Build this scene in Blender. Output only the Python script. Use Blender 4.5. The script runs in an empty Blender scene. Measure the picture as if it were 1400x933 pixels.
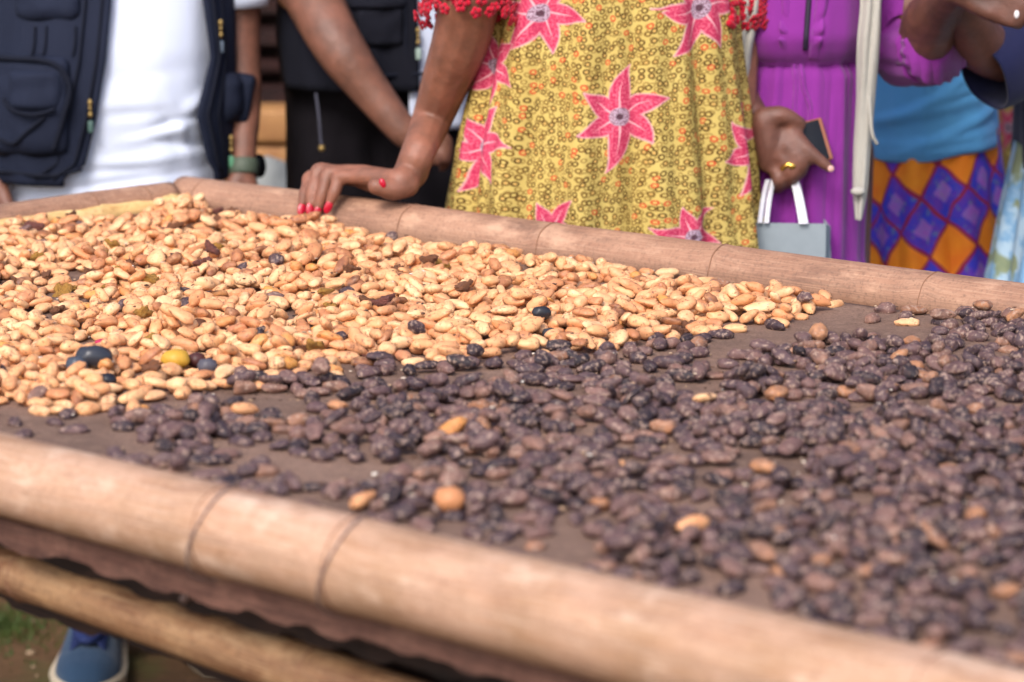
import bpy, bmesh, math, random, time
import numpy as np
from mathutils import Vector, Matrix, noise as mnoise
random.seed(7); rng = np.random.default_rng(7)
PI = math.pi
scn = bpy.context.scene
col = scn.collection

# ------------------------------------------------------------------ camera, light
CAM_H, PITCH = 1.42, math.atan(780.0/3900.0)
cam_d = bpy.data.cameras.new("camera"); cam = bpy.data.objects.new("camera", cam_d); col.objects.link(cam)
cam.location = (0, 0, CAM_H); cam.rotation_euler = (PI/2 - PITCH, 0, 0)
cam_d.sensor_width = 36; cam_d.lens = 36*3900/1400.0
cam_d.clip_start = 0.05; cam_d.clip_end = 3000
cam_d.dof.use_dof = True; cam_d.dof.focus_distance = 3.24; cam_d.dof.aperture_fstop = 4.8
scn.camera = cam
w = bpy.data.worlds.new("World"); scn.world = w; w.use_nodes = True
nt = w.node_tree; bg = nt.nodes['Background']
sky = nt.nodes.new('ShaderNodeTexSky'); sky.sky_type = 'NISHITA'; sky.sun_disc = False
SUN_EL, SUN_AZ = math.radians(44), math.radians(200)     # azimuth clockwise from +Y: sun behind and left of the camera
sky.sun_elevation = SUN_EL; sky.sun_rotation = SUN_AZ
sky.air_density = 1.0; sky.dust_density = 3.0; sky.ozone_density = 1.2
nt.links.new(sky.outputs[0], bg.inputs[0]); bg.inputs[1].default_value = 0.15
sd = bpy.data.lights.new("sun", 'SUN'); sd.energy = 1.45; sd.angle = math.radians(22); sd.color = (1.0, 0.97, 0.95)
sun = bpy.data.objects.new("sun", sd); col.objects.link(sun)
sv = Vector((math.sin(SUN_AZ)*math.cos(SUN_EL), math.cos(SUN_AZ)*math.cos(SUN_EL), math.sin(SUN_EL)))
sun.rotation_euler = sv.to_track_quat('Z', 'Y').to_euler(); sun.location = sv*20
scn.view_settings.view_transform = 'Standard'; scn.view_settings.look = 'None'
scn.view_settings.gamma = 1; scn.view_settings.exposure = 0.92
scn.render.resolution_x = 1024; scn.render.resolution_y = 682

CP, SP = math.cos(PITCH), math.sin(PITCH)
def P(px, py, Y):
    """place where the line of sight through a photograph point reaches distance Y"""
    u = (px-700)/3900.0; v = (466.5-py)/3900.0
    dy = CP + v*SP; dz = -SP + v*CP
    return Vector((u*Y/dy, Y, CAM_H + dz*Y/dy))
def Pz(px, py, z):
    u = (px-700)/3900.0; v = (466.5-py)/3900.0
    dy = CP + v*SP; dz = -SP + v*CP
    t = (z-CAM_H)/dz
    return Vector((u*t, dy*t, z))
def proj(x, y, z):
    zz = z-CAM_H
    zc = y*CP - zz*SP
    return 700+3900*x/zc, 466.5-3900*(y*SP+zz*CP)/zc

# ------------------------------------------------------------------ helpers
def tag(o, label=None, cat=None, group=None, kind=None):
    if label: o['label'] = label
    if cat: o['category'] = cat
    if group: o['group'] = group
    if kind: o['kind'] = kind
    return o
def empty(name, loc, label=None, cat=None, group=None):
    o = bpy.data.objects.new(name, None); col.objects.link(o); o.location = loc
    o.empty_display_size = 0.05
    return tag(o, label, cat, group)
def obj(name, me, m=None, parent=None, smooth=True):
    if isinstance(me, bmesh.types.BMesh):
        b = me; me = bpy.data.meshes.new(name); b.to_mesh(me); b.free()
    o = bpy.data.objects.new(name, me); col.objects.link(o)
    if m is not None:
        me.materials.clear(); me.materials.append(m)
    if smooth: me.polygons.foreach_set('use_smooth', [True]*len(me.polygons))
    if parent is not None:
        o.parent = parent
        q = parent; off = Vector((0, 0, 0))
        while q is not None: off += Vector(q.location); q = q.parent
        o.location = -off                      # geometry is written in world coordinates
    return o
def pyd(name, v, f, m=None, parent=None, smooth=True, uv=None):
    me = bpy.data.meshes.new(name); me.from_pydata([tuple(a) for a in v], [], f); me.update()
    if uv is not None:
        l = me.uv_layers.new(name='UVMap')
        for lp in me.loops: l.data[lp.index].uv = uv[lp.vertex_index]
    return obj(name, me, m, parent, smooth)
def crom(pts, n):
    """Catmull-Rom through rows of numbers"""
    A = np.array(pts, float); m = len(A)
    t = np.linspace(0, m-1, n); i = np.minimum(t.astype(int), m-2); f = (t-i)[:, None]
    p0 = A[np.maximum(i-1, 0)]; p1 = A[i]; p2 = A[i+1]; p3 = A[np.minimum(i+2, m-1)]
    return 0.5*((2*p1)+(-p0+p2)*f+(2*p0-5*p1+4*p2-p3)*f*f+(-p0+3*p1-3*p2+p3)*f**3)
def tube_data(pts, rad, n=14, prof=None, cap=True):
    """pts Nx3, rad N (or Nx2); returns verts, faces, uv (u metres along, v metres round)"""
    pts = [Vector(p) for p in pts]; N = len(pts)
    V = []; UV = []; F = []
    T = [(pts[min(i+1, N-1)]-pts[max(i-1, 0)]).normalized() for i in range(N)]
    ref = Vector((0, 0, 1)) if abs(T[0].z) < .8 else Vector((0, 1, 0))
    a = T[0].cross(ref).normalized(); s = 0
    for i in range(N):
        a = (a - T[i]*a.dot(T[i])).normalized(); b = T[i].cross(a)
        if i: s += (pts[i]-pts[i-1]).length
        r = rad[i] if hasattr(rad, '__len__') else rad
        for k in range(n):
            th = 2*PI*k/n
            rr = r*(prof(s, th) if prof else 1)
            V.append(pts[i]+a*(rr*math.cos(th))+b*(rr*math.sin(th)))
            UV.append((s, th*(r if not hasattr(r, '__len__') else r[0])))
    for i in range(N-1):
        for k in range(n):
            F.append((i*n+k, i*n+(k+1) % n, (i+1)*n+(k+1) % n, (i+1)*n+k))
    if cap:
        F.append(tuple(range(n-1, -1, -1))); F.append(tuple((N-1)*n+k for k in range(n)))
    return V, F, UV
def tube(name, pts, rad, m, parent=None, n=14, prof=None, smooth=True):
    v, f, uv = tube_data(pts, rad, n, prof); return pyd(name, v, f, m, parent, smooth, uv)
def box_bm(c, size, rot=None, bev=0.0, segs=2):
    bm = bmesh.new(); bmesh.ops.create_cube(bm, size=1)
    bmesh.ops.scale(bm, vec=size, verts=bm.verts)
    if bev: bmesh.ops.bevel(bm, geom=bm.edges[:], offset=bev, segments=segs, profile=.6, affect='EDGES')
    M = Matrix.Translation(c) @ (rot if rot is not None else Matrix.Identity(4))
    bmesh.ops.transform(bm, matrix=M, verts=bm.verts); return bm
def sph(bm, c, r, sc=(1, 1, 1), rot=None, u=14, v=9):
    M = Matrix.Translation(c) @ (rot if rot is not None else Matrix.Identity(4)) @ Matrix.Diagonal((r*sc[0], r*sc[1], r*sc[2], 1))
    bmesh.ops.create_uvsphere(bm, u_segments=u, v_segments=v, radius=1, matrix=M)
def cap(bm, p, q, r, s, n=14, flat=1.0):
    """tapered capsule added to bm"""
    p = Vector(p); q = Vector(q); d = q-p; L = max(d.length, 1e-5)
    R = d.to_track_quat('Z', 'Y').to_matrix().to_4x4()
    bmesh.ops.create_cone(bm, cap_ends=True, segments=n, radius1=r, radius2=s, depth=L, matrix=Matrix.Translation((p+q)/2) @ R)
    sph(bm, p, r*1.0, u=n, v=8); sph(bm, q, s*1.0, u=n, v=8)
def chain(bm, pr):
    for (p, r), (q, s) in zip(pr[:-1], pr[1:]): cap(bm, p, q, r, s)
class Solid:
    """fast collector of closed capsules and ellipsoids, for voxel remeshing"""
    def __init__(s): s.V = []; s.F = []; s.n = 0
    def grid(s, rings, n):
        R_ = len(rings); s.V.append(np.concatenate(rings)); i = np.arange(R_-1)[:, None]*n; k = np.arange(n)[None, :]; k2 = (k+1) % n
        f = np.stack([i+k, i+k2, i+n+k2, i+n+k], -1).reshape(-1, 4)+s.n; s.F += f.tolist()
        s.F.append(list(range(s.n+n-1, s.n-1, -1))); s.F.append(list(range(s.n+(R_-1)*n, s.n+R_*n))); s.n += R_*n
    def cap(s, p, q, r, t, n=12):
        p = np.array(tuple(p), float); q = np.array(tuple(q), float); d = q-p; L = np.linalg.norm(d); d = d/L if L > 1e-6 else np.array([0, 0, 1.])
        a = np.cross(d, [0, 0, 1.] if abs(d[2]) < .8 else [0, 1., 0]); a /= np.linalg.norm(a); b = np.cross(d, a)
        th = np.linspace(0, 2*PI, n, endpoint=False); c = np.cos(th)[:, None]*a+np.sin(th)[:, None]*b; rings = []
        for e in (-1.45, -1.1, -.65, -.3, 0): rings.append(p+d*r*math.sin(e)+c*r*math.cos(e))
        for e in (0, .3, .65, 1.1, 1.45): rings.append(q+d*t*math.sin(e)+c*t*math.cos(e))
        s.grid(rings, n)
    def sph(s, c, r, sc=(1, 1, 1), u=18, v=10):
        th = np.linspace(0, 2*PI, u, endpoint=False); rings = []; c = np.array(tuple(c)); k = r*np.array(sc)
        for e in np.linspace(-1.5, 1.5, v): rings.append(c+np.stack([np.cos(th)*math.cos(e), np.sin(th)*math.cos(e), np.full(u, math.sin(e))], -1)*k)
        s.grid(rings, u)
    def chain(s, pr):
        for (p, r), (q, t) in zip(pr[:-1], pr[1:]): s.cap(p, q, r, t)
def remeshed(bm, voxel, smooth=3, fac=.5):
    me = bpy.data.meshes.new('body')
    if isinstance(bm, Solid): me.from_pydata(np.concatenate(bm.V).tolist(), [], bm.F); me.update()
    else: bm.to_mesh(me); bm.free()
    o = bpy.data.objects.new('tmp', me); col.objects.link(o)
    md = o.modifiers.new('r', 'REMESH'); md.mode = 'VOXEL'; md.voxel_size = voxel; md.use_smooth_shade = True
    if smooth:
        sm = o.modifiers.new('s', 'SMOOTH'); sm.factor = fac; sm.iterations = smooth
    dg = bpy.context.evaluated_depsgraph_get(); dg.update()
    out = bpy.data.meshes.new_from_object(o.evaluated_get(dg))
    bpy.data.objects.remove(o); bpy.data.meshes.remove(me)
    return out

# ------------------------------------------------------------------ materials
def srgb(r, g, b):
    f = lambda c: (c/255/12.92 if c/255 <= .04045 else ((c/255+.055)/1.055)**2.4)
    return (f(r), f(g), f(b), 1)
class NT:
    def __init__(s, name):
        s.m = bpy.data.materials.new(name); s.m.use_nodes = True; s.t = s.m.node_tree; s.n = s.t.nodes
        s.b = s.n['Principled BSDF']; s.tc = s.n.new('ShaderNodeTexCoord')
    def new(s, t, **k):
        n = s.n.new('ShaderNode'+t)
        for a, v in k.items(): setattr(n, a, v)
        return n
    def l(s, a, b): s.t.links.new(a, b)
    def sock(s, n, i, v):
        if hasattr(v, 'links') or hasattr(v, 'is_output'): s.l(v, n.inputs[i])
        else: n.inputs[i].default_value = v
    def math(s, op, a, b=0.0, c=0.0):
        n = s.new('Math', operation=op); s.sock(n, 0, a); s.sock(n, 1, b); s.sock(n, 2, c); return n.outputs[0]
    def mix(s, f, a, b, blend='MIX'):
        n = s.new('Mix', data_type='RGBA', blend_type=blend)
        s.sock(n, 0, f); s.sock(n, 6, a); s.sock(n, 7, b); return n.outputs[2]
    def ramp(s, v, stops, interp='LINEAR'):
        n = s.new('ValToRGB'); n.color_ramp.interpolation = interp
        e = n.color_ramp.elements
        while len(e) < len(stops): e.new(.5)
        for i, (p, c) in enumerate(stops):
            e[i].position = p; e[i].color = c if hasattr(c, '__len__') else (c, c, c, 1)
        s.l(v, n.inputs[0]); return n.outputs[0]
    def map(s, src, scale=(1, 1, 1), rot=(0, 0, 0), loc=(0, 0, 0)):
        n = s.new('Mapping'); s.l(src, n.inputs[0]); n.inputs[1].default_value = loc; n.inputs[2].default_value = rot; n.inputs[3].default_value = scale
        return n.outputs[0]
    def noise(s, vec, scale, detail=3, rough=.55, dist=0):
        n = s.new('TexNoise'); s.l(vec, n.inputs['Vector']); n.inputs['Scale'].default_value = scale
        n.inputs['Detail'].default_value = detail; n.inputs['Roughness'].default_value = rough; n.inputs['Distortion'].default_value = dist
        return n.outputs[0]
    def bump(s, h, strength=.4, dist=.002, nrm=None):
        n = s.new('Bump'); s.l(h, n.inputs['Height']); n.inputs['Strength'].default_value = strength; n.inputs['Distance'].default_value = dist
        if nrm is not None: s.l(nrm, n.inputs['Normal'])
        s.l(n.outputs[0], s.b.inputs['Normal']); return n.outputs[0]
    def out(s, c, rough=.6, spec=.3):
        s.sock(s.b, 'Base Color', c) if not isinstance(c, tuple) else setattr(s.b.inputs['Base Color'], 'default_value', c)
        if isinstance(rough, (int, float)): s.b.inputs['Roughness'].default_value = rough
        else: s.l(rough, s.b.inputs['Roughness'])
        s.b.inputs['Specular IOR Level'].default_value = spec
        return s.m
def cloth_mat(name, c, c2=None, scale=9, weave=900, bump=.25, rough=.85, sheen=.15):
    M = NT(name); v = M.tc.outputs['Object']
    n1 = M.noise(v, scale, 4)
    c2 = c2 or tuple(x*.8 for x in c[:3])+(1,)
    M.l(M.mix(n1, c, c2), M.b.inputs['Base Color'])
    wv = M.noise(v, weave, 1); f = M.noise(M.map(v, (1, 1, .5)), 24, 5, .6)
    h = M.math('ADD', M.math('MULTIPLY', wv, .25), f)
    M.bump(h, bump*1.5, .006)
    M.b.inputs['Roughness'].default_value = rough; M.b.inputs['Specular IOR Level'].default_value = .2
    M.b.inputs['Sheen Weight'].default_value = sheen
    return M.m
def skin_mat(name, c):
    M = NT(name); v = M.tc.outputs['Object']
    a = tuple(x*.72 for x in c[:3])+(1,); b = (min(c[0]*1.25, 1), c[1]*1.15, c[2]*1.1, 1)
    k = M.mix(M.ramp(M.noise(v, 26, 5, .65), [(.35, 0), (.65, 1)]), a, b)
    k = M.mix(M.ramp(M.noise(v, 260, 3), [(.45, 0), (.8, .35)]), k, a)
    M.l(k, M.b.inputs['Base Color'])
    M.b.inputs['Roughness'].default_value = .5; M.b.inputs['Specular IOR Level'].default_value = .42
    M.b.inputs['Subsurface Weight'].default_value = .06
    M.b.inputs['Subsurface Radius'].default_value = (.01, .004, .002); M.b.inputs['Subsurface Scale'].default_value = .5
    M.bump(M.math('ADD', M.noise(v, 380, 4, .7), M.math('MULTIPLY', M.noise(v, 70, 4), 2.2)), .35, .0016)
    return M.m
def simple(name, c, rough=.5, spec=.4, metal=0):
    M = NT(name); v = M.tc.outputs['Object']
    k = M.mix(M.noise(v, 60, 3), c, tuple(x*.82 for x in c[:3])+(1,))
    M.l(k, M.b.inputs['Base Color']); M.b.inputs['Metallic'].default_value = metal
    M.b.inputs['Roughness'].default_value = rough; M.b.inputs['Specular IOR Level'].default_value = spec
    return M.m

def bean_mat(name, stops, speck, speck_amt, rough, bumpk, dark):
    """colour of each bean comes from its own seed: a per-bean attribute, or the object's random number"""
    M = NT(name)
    at = M.new('Attribute', attribute_type='GEOMETRY', attribute_name='bean_seed')
    oi = M.new('ObjectInfo')
    oc = M.new('SeparateColor'); M.l(oi.outputs['Color'], oc.inputs[0]); seed = M.math('FRACT', M.math('ADD', at.outputs['Fac'], oc.outputs[0]))
    cm = M.new('CombineXYZ'); 
    for i, k in enumerate((37.0, 91.0, 53.0)): M.l(M.math('MULTIPLY', seed, k), cm.inputs[i])
    ad = M.new('VectorMath', operation='ADD'); M.l(M.tc.outputs['Object'], ad.inputs[0]); M.l(cm.outputs[0], ad.inputs[1])
    v = ad.outputs[0]
    c = M.ramp(seed, stops)
    s2 = M.math('FRACT', M.math('MULTIPLY', seed, 17.3))
    # lighter and darker skin patches on each bean
    n = M.noise(v, 70, 4, .6)
    c = M.mix(M.ramp(n, [(.38, 0), (.72, .75)]), c, dark)
    c = M.mix(M.ramp(M.noise(v, 130, 3), [(.5, 0), (.75, .45)]), c, stops[len(stops)//2][1])
    thr = M.math('SUBTRACT', M.noise(v, 230, 3, .6), M.math('MULTIPLY', s2, -.06))
    c = M.mix(M.ramp(thr, [(.63-speck_amt, 0), (.74-speck_amt, .75)]), c, speck)
    M.l(c, M.b.inputs['Base Color'])
    M.l(M.ramp(M.noise(v, 90, 3), [(.3, rough-.12), (.7, rough+.15)]), M.b.inputs['Roughness'])
    M.b.inputs['Specular IOR Level'].default_value = .4
    h = M.math('ADD', M.noise(v, 190, 4, .6), M.math('MULTIPLY', M.noise(v, 600, 2), .3))
    M.bump(h, bumpk, .0022)
    return M.m
m_pale = bean_mat('pale_bean_skin', [(0, srgb(92, 58, 44)), (.03, srgb(140, 88, 60)), (.09, srgb(178, 116, 78)), (.17, srgb(210, 152, 108)), (.4, srgb(222, 164, 114)), (.55, srgb(228, 176, 126)),
    (.78, srgb(234, 190, 144)), (.88, srgb(218, 158, 112)), (.95, srgb(196, 128, 84)), (.975, srgb(208, 142, 62)), (1, srgb(180, 118, 90))], srgb(98, 58, 42), .03, .5, .4, srgb(196, 130, 84))
m_dark = bean_mat('dark_bean_skin', [(0, srgb(34, 27, 31)), (.15, srgb(56, 43, 48)), (.35, srgb(80, 61, 64)), (.6, srgb(98, 73, 72)), (.8, srgb(120, 88, 80)), (.94, srgb(142, 104, 86)),
    (.985, srgb(168, 116, 82)), (1, srgb(190, 134, 94))], srgb(160, 134, 118), .065, .54, .7, srgb(50, 38, 43))
m_dark.node_tree.nodes['Principled BSDF'].inputs['Specular IOR Level'].default_value = .32

def pole_mat(name, a, b, c, stain):
    M = NT(name); uv = M.tc.outputs['UV']; ob = M.tc.outputs['Object']
    fib = M.noise(M.map(uv, (14, 420, 1)), 1, 4, .65)
    blot = M.noise(ob, 16, 5, .6); fine = M.noise(ob, 210, 3, .7)
    k = M.mix(M.ramp(blot, [(.35, 0), (.65, 1)]), a, b)
    k = M.mix(M.ramp(fib, [(.45, 0), (.7, .6)]), k, c)
    k = M.mix(M.ramp(fine, [(.5, 0), (.72, .55)]), k, stain)
    st = M.noise(M.map(uv, (5.0, 26, 1), loc=(4, 2, 0)), 1, 6, .72)
    k = M.mix(M.ramp(st, [(.5, 0), (.7, .75)]), k, stain)
    k = M.mix(M.ramp(M.noise(M.map(uv, (9.0, 14, 1), loc=(1, 7, 0)), 1, 5, .7), [(.54, 0), (.68, .6)]), k, tuple(min(1, x*1.25) for x in c[:3])+(1,))
    M.l(k, M.b.inputs['Base Color'])
    M.b.inputs['Roughness'].default_value = .62; M.b.inputs['Specular IOR Level'].default_value = .3
    M.bump(M.math('ADD', fib, M.math('MULTIPLY', fine, .6)), .4, .0015)
    return M.m
m_pole_far = pole_mat('weathered_bamboo', srgb(164, 124, 100), srgb(140, 102, 82), srgb(182, 146, 120), srgb(96, 72, 62))
m_pole_near = pole_mat('pale_bamboo', srgb(184, 144, 118), srgb(160, 122, 92), srgb(202, 176, 156), srgb(126, 90, 70))
m_pole_low = pole_mat('yellow_brown_bamboo', srgb(150, 114, 80), srgb(114, 76, 50), srgb(172, 142, 108), srgb(76, 46, 34))
m_split = pole_mat('split_bamboo_edge', srgb(222, 188, 126), srgb(200, 158, 96), srgb(230, 204, 150), srgb(150, 104, 66))
m_bark = pole_mat('dark_rough_wood', srgb(96, 66, 54), srgb(70, 46, 38), srgb(120, 86, 70), srgb(36, 24, 20))
m_under = pole_mat('shadow_dark_wood', srgb(44, 28, 22), srgb(30, 18, 14), srgb(62, 40, 30), srgb(16, 10, 8))  # dark brown wood, coloured near-black so gaps behind the matting look shaded
m_node = simple('bamboo_node_scar', srgb(132, 96, 76), .8, .2)
m_wire = simple('grey_wire', srgb(134, 112, 106), .6, .3, .2)

def mat_cloth():
    M = NT('drying_cloth'); v = M.tc.outputs['Object']
    k = M.mix(M.ramp(M.noise(v, 7, 5, .6), [(.35, 0), (.65, 1)]), srgb(140, 110, 94), srgb(110, 86, 74))
    k = M.mix(M.ramp(M.noise(v, 60, 4, .7), [(.5, 0), (.75, .6)]), k, srgb(160, 130, 110))
    k = M.mix(M.ramp(M.noise(v, 330, 4, .75), [(.5, 0), (.68, .75)]), k, srgb(62, 47, 40))
    k = M.mix(M.ramp(M.noise(v, 300, 2, .7), [(.70, 0), (.76, .8)]), k, srgb(150, 124, 100))
    M.l(k, M.b.inputs['Base Color'])
    ws = []
    for rz in (math.radians(-39), math.radians(51)):
        wv = M.new('TexWave'); wv.inputs['Scale'].default_value = 160; wv.inputs['Distortion'].default_value = .6
        M.l(M.map(v, (1, 1, 1), (0, 0, -rz)), wv.inputs[0]); ws.append(wv.outputs[1])
    h = M.math('ADD', M.math('MULTIPLY', ws[0], ws[1]), M.math('MULTIPLY', M.noise(v, 90, 4), 1.5))
    M.bump(h, .55, .0018)
    M.b.inputs['Roughness'].default_value = .85; M.b.inputs['Specular IOR Level'].default_value = .25
    return M.m
m_mat = mat_cloth()

def ground_mat():
    M = NT('earth'); v = M.tc.outputs['Object']
    k = M.mix(M.noise(v, 3, 6, .6), srgb(98, 68, 36), srgb(70, 48, 26))
    k = M.mix(M.ramp(M.noise(v, 40, 5, .7), [(.5, 0), (.75, .7)]), k, srgb(122, 88, 56))
    k = M.mix(M.ramp(M.noise(v, 2.3, 4, .6), [(.55, 0), (.66, .85)]), k, srgb(66, 74, 26))
    M.l(k, M.b.inputs['Base Color']); M.b.inputs['Roughness'].default_value = .92
    M.bump(M.noise(v, 55, 6, .7), .6, .01)
    return M.m
m_ground = ground_mat()

# ------------------------------------------------------------------ the setting
def ground():
    bm = bmesh.new(); xs = np.concatenate([[-1500, -60], np.linspace(-6, 6, 61), [60, 1500]]); ys = np.concatenate([[-1500, -60], np.linspace(-3, 9, 61), [60, 1500]])
    vs = [[bm.verts.new((x, y, .006*mnoise.noise(Vector((x*3, y*3, 0))) + .004*mnoise.noise(Vector((x*11, y*11, 3))))) for x in xs] for y in ys]
    for j in range(len(ys)-1):
        for i in range(len(xs)-1): bm.faces.new((vs[j][i], vs[j][i+1], vs[j+1][i+1], vs[j+1][i]))
    return tag(obj('ground', bm, m_ground), kind='structure')
ground()
# moss / low grass patch by the shoe
def grass():
    g = Pz(12, 868, 0); V = []; F = []
    for i in range(1500):
        a = random.random()*2*PI; r = abs(random.gauss(0, .085))
        x = g.x-.02+r*math.cos(a)*1.0; y = g.y+.05+r*math.sin(a)*1.3; h = random.uniform(.004, .015); b = random.random()*PI; wd = random.uniform(.0012, .003)
        dx, dy = math.cos(b)*wd, math.sin(b)*wd; lx, ly = random.gauss(0, h*.5), random.gauss(0, h*.5); n = len(V)
        V += [(x-dx, y-dy, 0), (x+dx, y+dy, 0), (x+lx, y+ly, h), (x+lx*.5-dx*.6, y+ly*.5, h*.6)]; F.append((n, n+1, n+2, n+3))
    M = NT('grass_blade'); M.l(M.mix(M.noise(M.tc.outputs['Object'], 30), srgb(66, 84, 20), srgb(44, 56, 16)), M.b.inputs['Base Color']); M.b.inputs['Roughness'].default_value = .7
    tag(pyd('grass', V, F, M.m), 'patch of short green grass on the bare earth', 'grass', kind='stuff')
grass()
def pebbles():
    bm = bmesh.new()
    for i in range(160):
        x, y = random.uniform(-1.3, 1.5), random.uniform(3.7, 5.3); r = random.uniform(.003, .012)
        M = Matrix.Translation((x, y, r*.3)) @ Matrix.Rotation(random.random()*6, 4, 'Z') @ Matrix.Diagonal((r, r*.75, r*.55, 1))
        bmesh.ops.create_icosphere(bm, subdivisions=1, radius=1, matrix=M)
    tag(obj('gravel', bm, simple('pebble_stone', srgb(150, 126, 100), .8)), 'small pale stones scattered over the brown earth', 'gravel', kind='stuff')
pebbles()

# ---- dark plank shed far behind, adobe bricks and a sack in front of it
def shed():
    Y = 6.1
    root = empty('wooden_shed', (0, Y+1, 0), 'dark brown shed wall of horizontal rough planks behind the visitors', 'shed')
    m = pole_mat('shed_plank', srgb(50, 28, 26), srgb(34, 20, 20), srgb(70, 40, 34), srgb(18, 12, 12))
    z = .03; k = 0
    while z < 2.7:
        h = random.uniform(.042, .06); xs = np.linspace(-4.2, 4.6, 24)
        V = []; F = []; UV = []; ph = random.random()*50; ry = random.uniform(-.012, .012)
        for i, x in enumerate(xs):
            e = .007*mnoise.noise(Vector((x*2, ph, 0))); e2 = .007*mnoise.noise(Vector((x*2, ph+9, 0)))
            for (yy, zz) in ((0, e), (-.028+ry, e+.012), (-.032+ry, h-.014+e2), (0, h-.004+e2), (.03, h-.004), (.03, 0)):
                V.append((x, Y+yy, z+zz)); UV.append((x, zz))
        for i in range(len(xs)-1):
            for q in range(6): F.append((i*6+q, (i+1)*6+q, (i+1)*6+(q+1) % 6, i*6+(q+1) % 6))
        F += [tuple(range(6)), tuple(range((len(xs)-1)*6+5, (len(xs)-1)*6-1, -1))]
        pyd('plank', V, F, m, root, False, UV); z += h+.012
    obj('back_wall', box_bm(Vector((.2, Y+2.2, 1.4)), (8.8, .05, 2.8)), m, root, False)
    for x in (-4.15, 4.55): obj('side_wall', box_bm(Vector((x, Y+1.12, 1.4)), (.05, 2.1, 2.8)), m, root, False)
    obj('roof', box_bm(Vector((.2, Y+1.0, 2.87)), (9.6, 3.2, .05)), simple('tin_roof', srgb(120, 108, 100), .5, .5, .5), root, False)
shed()
def bricks():
    root = empty('brick_stack', P(372, 240, 5.6)*1, 'low stack of tan mud bricks between the two men in dark vests', 'bricks')
    root.location.z = 0
    mt = pole_mat('mud_brick', srgb(172, 126, 78), srgb(146, 100, 62), srgb(190, 146, 96), srgb(96, 62, 42))
    mr = pole_mat('red_mud_brick', srgb(170, 112, 76), srgb(150, 96, 66), srgb(188, 130, 92), srgb(110, 70, 48))
    c = P(385, 240, 5.6).x; top = P(385, 149, 5.6).z; hh = .078; n = int(top/hh)
    for r in range(n):
        z = top-hh*(r+.5)
        for k in range(-4, 1):
            x = c + k*.235 + (r % 2)*.03 - .118 + random.uniform(-.006, .006) + .02
            b = box_bm(Vector((x, 5.7+random.uniform(-.012, .012), z)), (.225, .13, hh-.007), Matrix.Rotation(random.uniform(-.03, .03), 4, 'Z'), .014, 3)
            for v in b.verts: v.co += Vector((mnoise.noise(v.co*30), mnoise.noise(v.co*30+Vector((5, 0, 0))), mnoise.noise(v.co*30+Vector((9, 0, 0)))))*.005
            o = obj('brick', b, mr if r in (2, 3) else mt, root)
bricks()
def sack():
    c = P(392, 262, 5.2); bm = bmesh.new(); bmesh.ops.create_icosphere(bm, subdivisions=4, radius=1)
    for v in bm.verts:
        p = v.co.copy(); n = mnoise.noise(p*2.2)*.14+mnoise.noise(p*5)*.05
        s = abs(p.z)**.7*(1 if p.z > 0 else -1)
        v.co = Vector((p.x*(1+n)*.11, p.y*(1+n)*.15, s*(1+n*.5)*.36+.36))
    bmesh.ops.translate(bm, vec=(c.x-.03, 5.3, 0), verts=bm.verts)
    ztop = P(392, 212, 5.3).z
    bmesh.ops.scale(bm, vec=(1, 1, ztop/max(v.co.z for v in bm.verts)), verts=bm.verts)
    tag(obj('sack', bm, cloth_mat('woven_sack', srgb(176, 174, 168), srgb(140, 146, 142))), 'pale grey sack standing in front of the mud bricks', 'sack')
sack()

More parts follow.
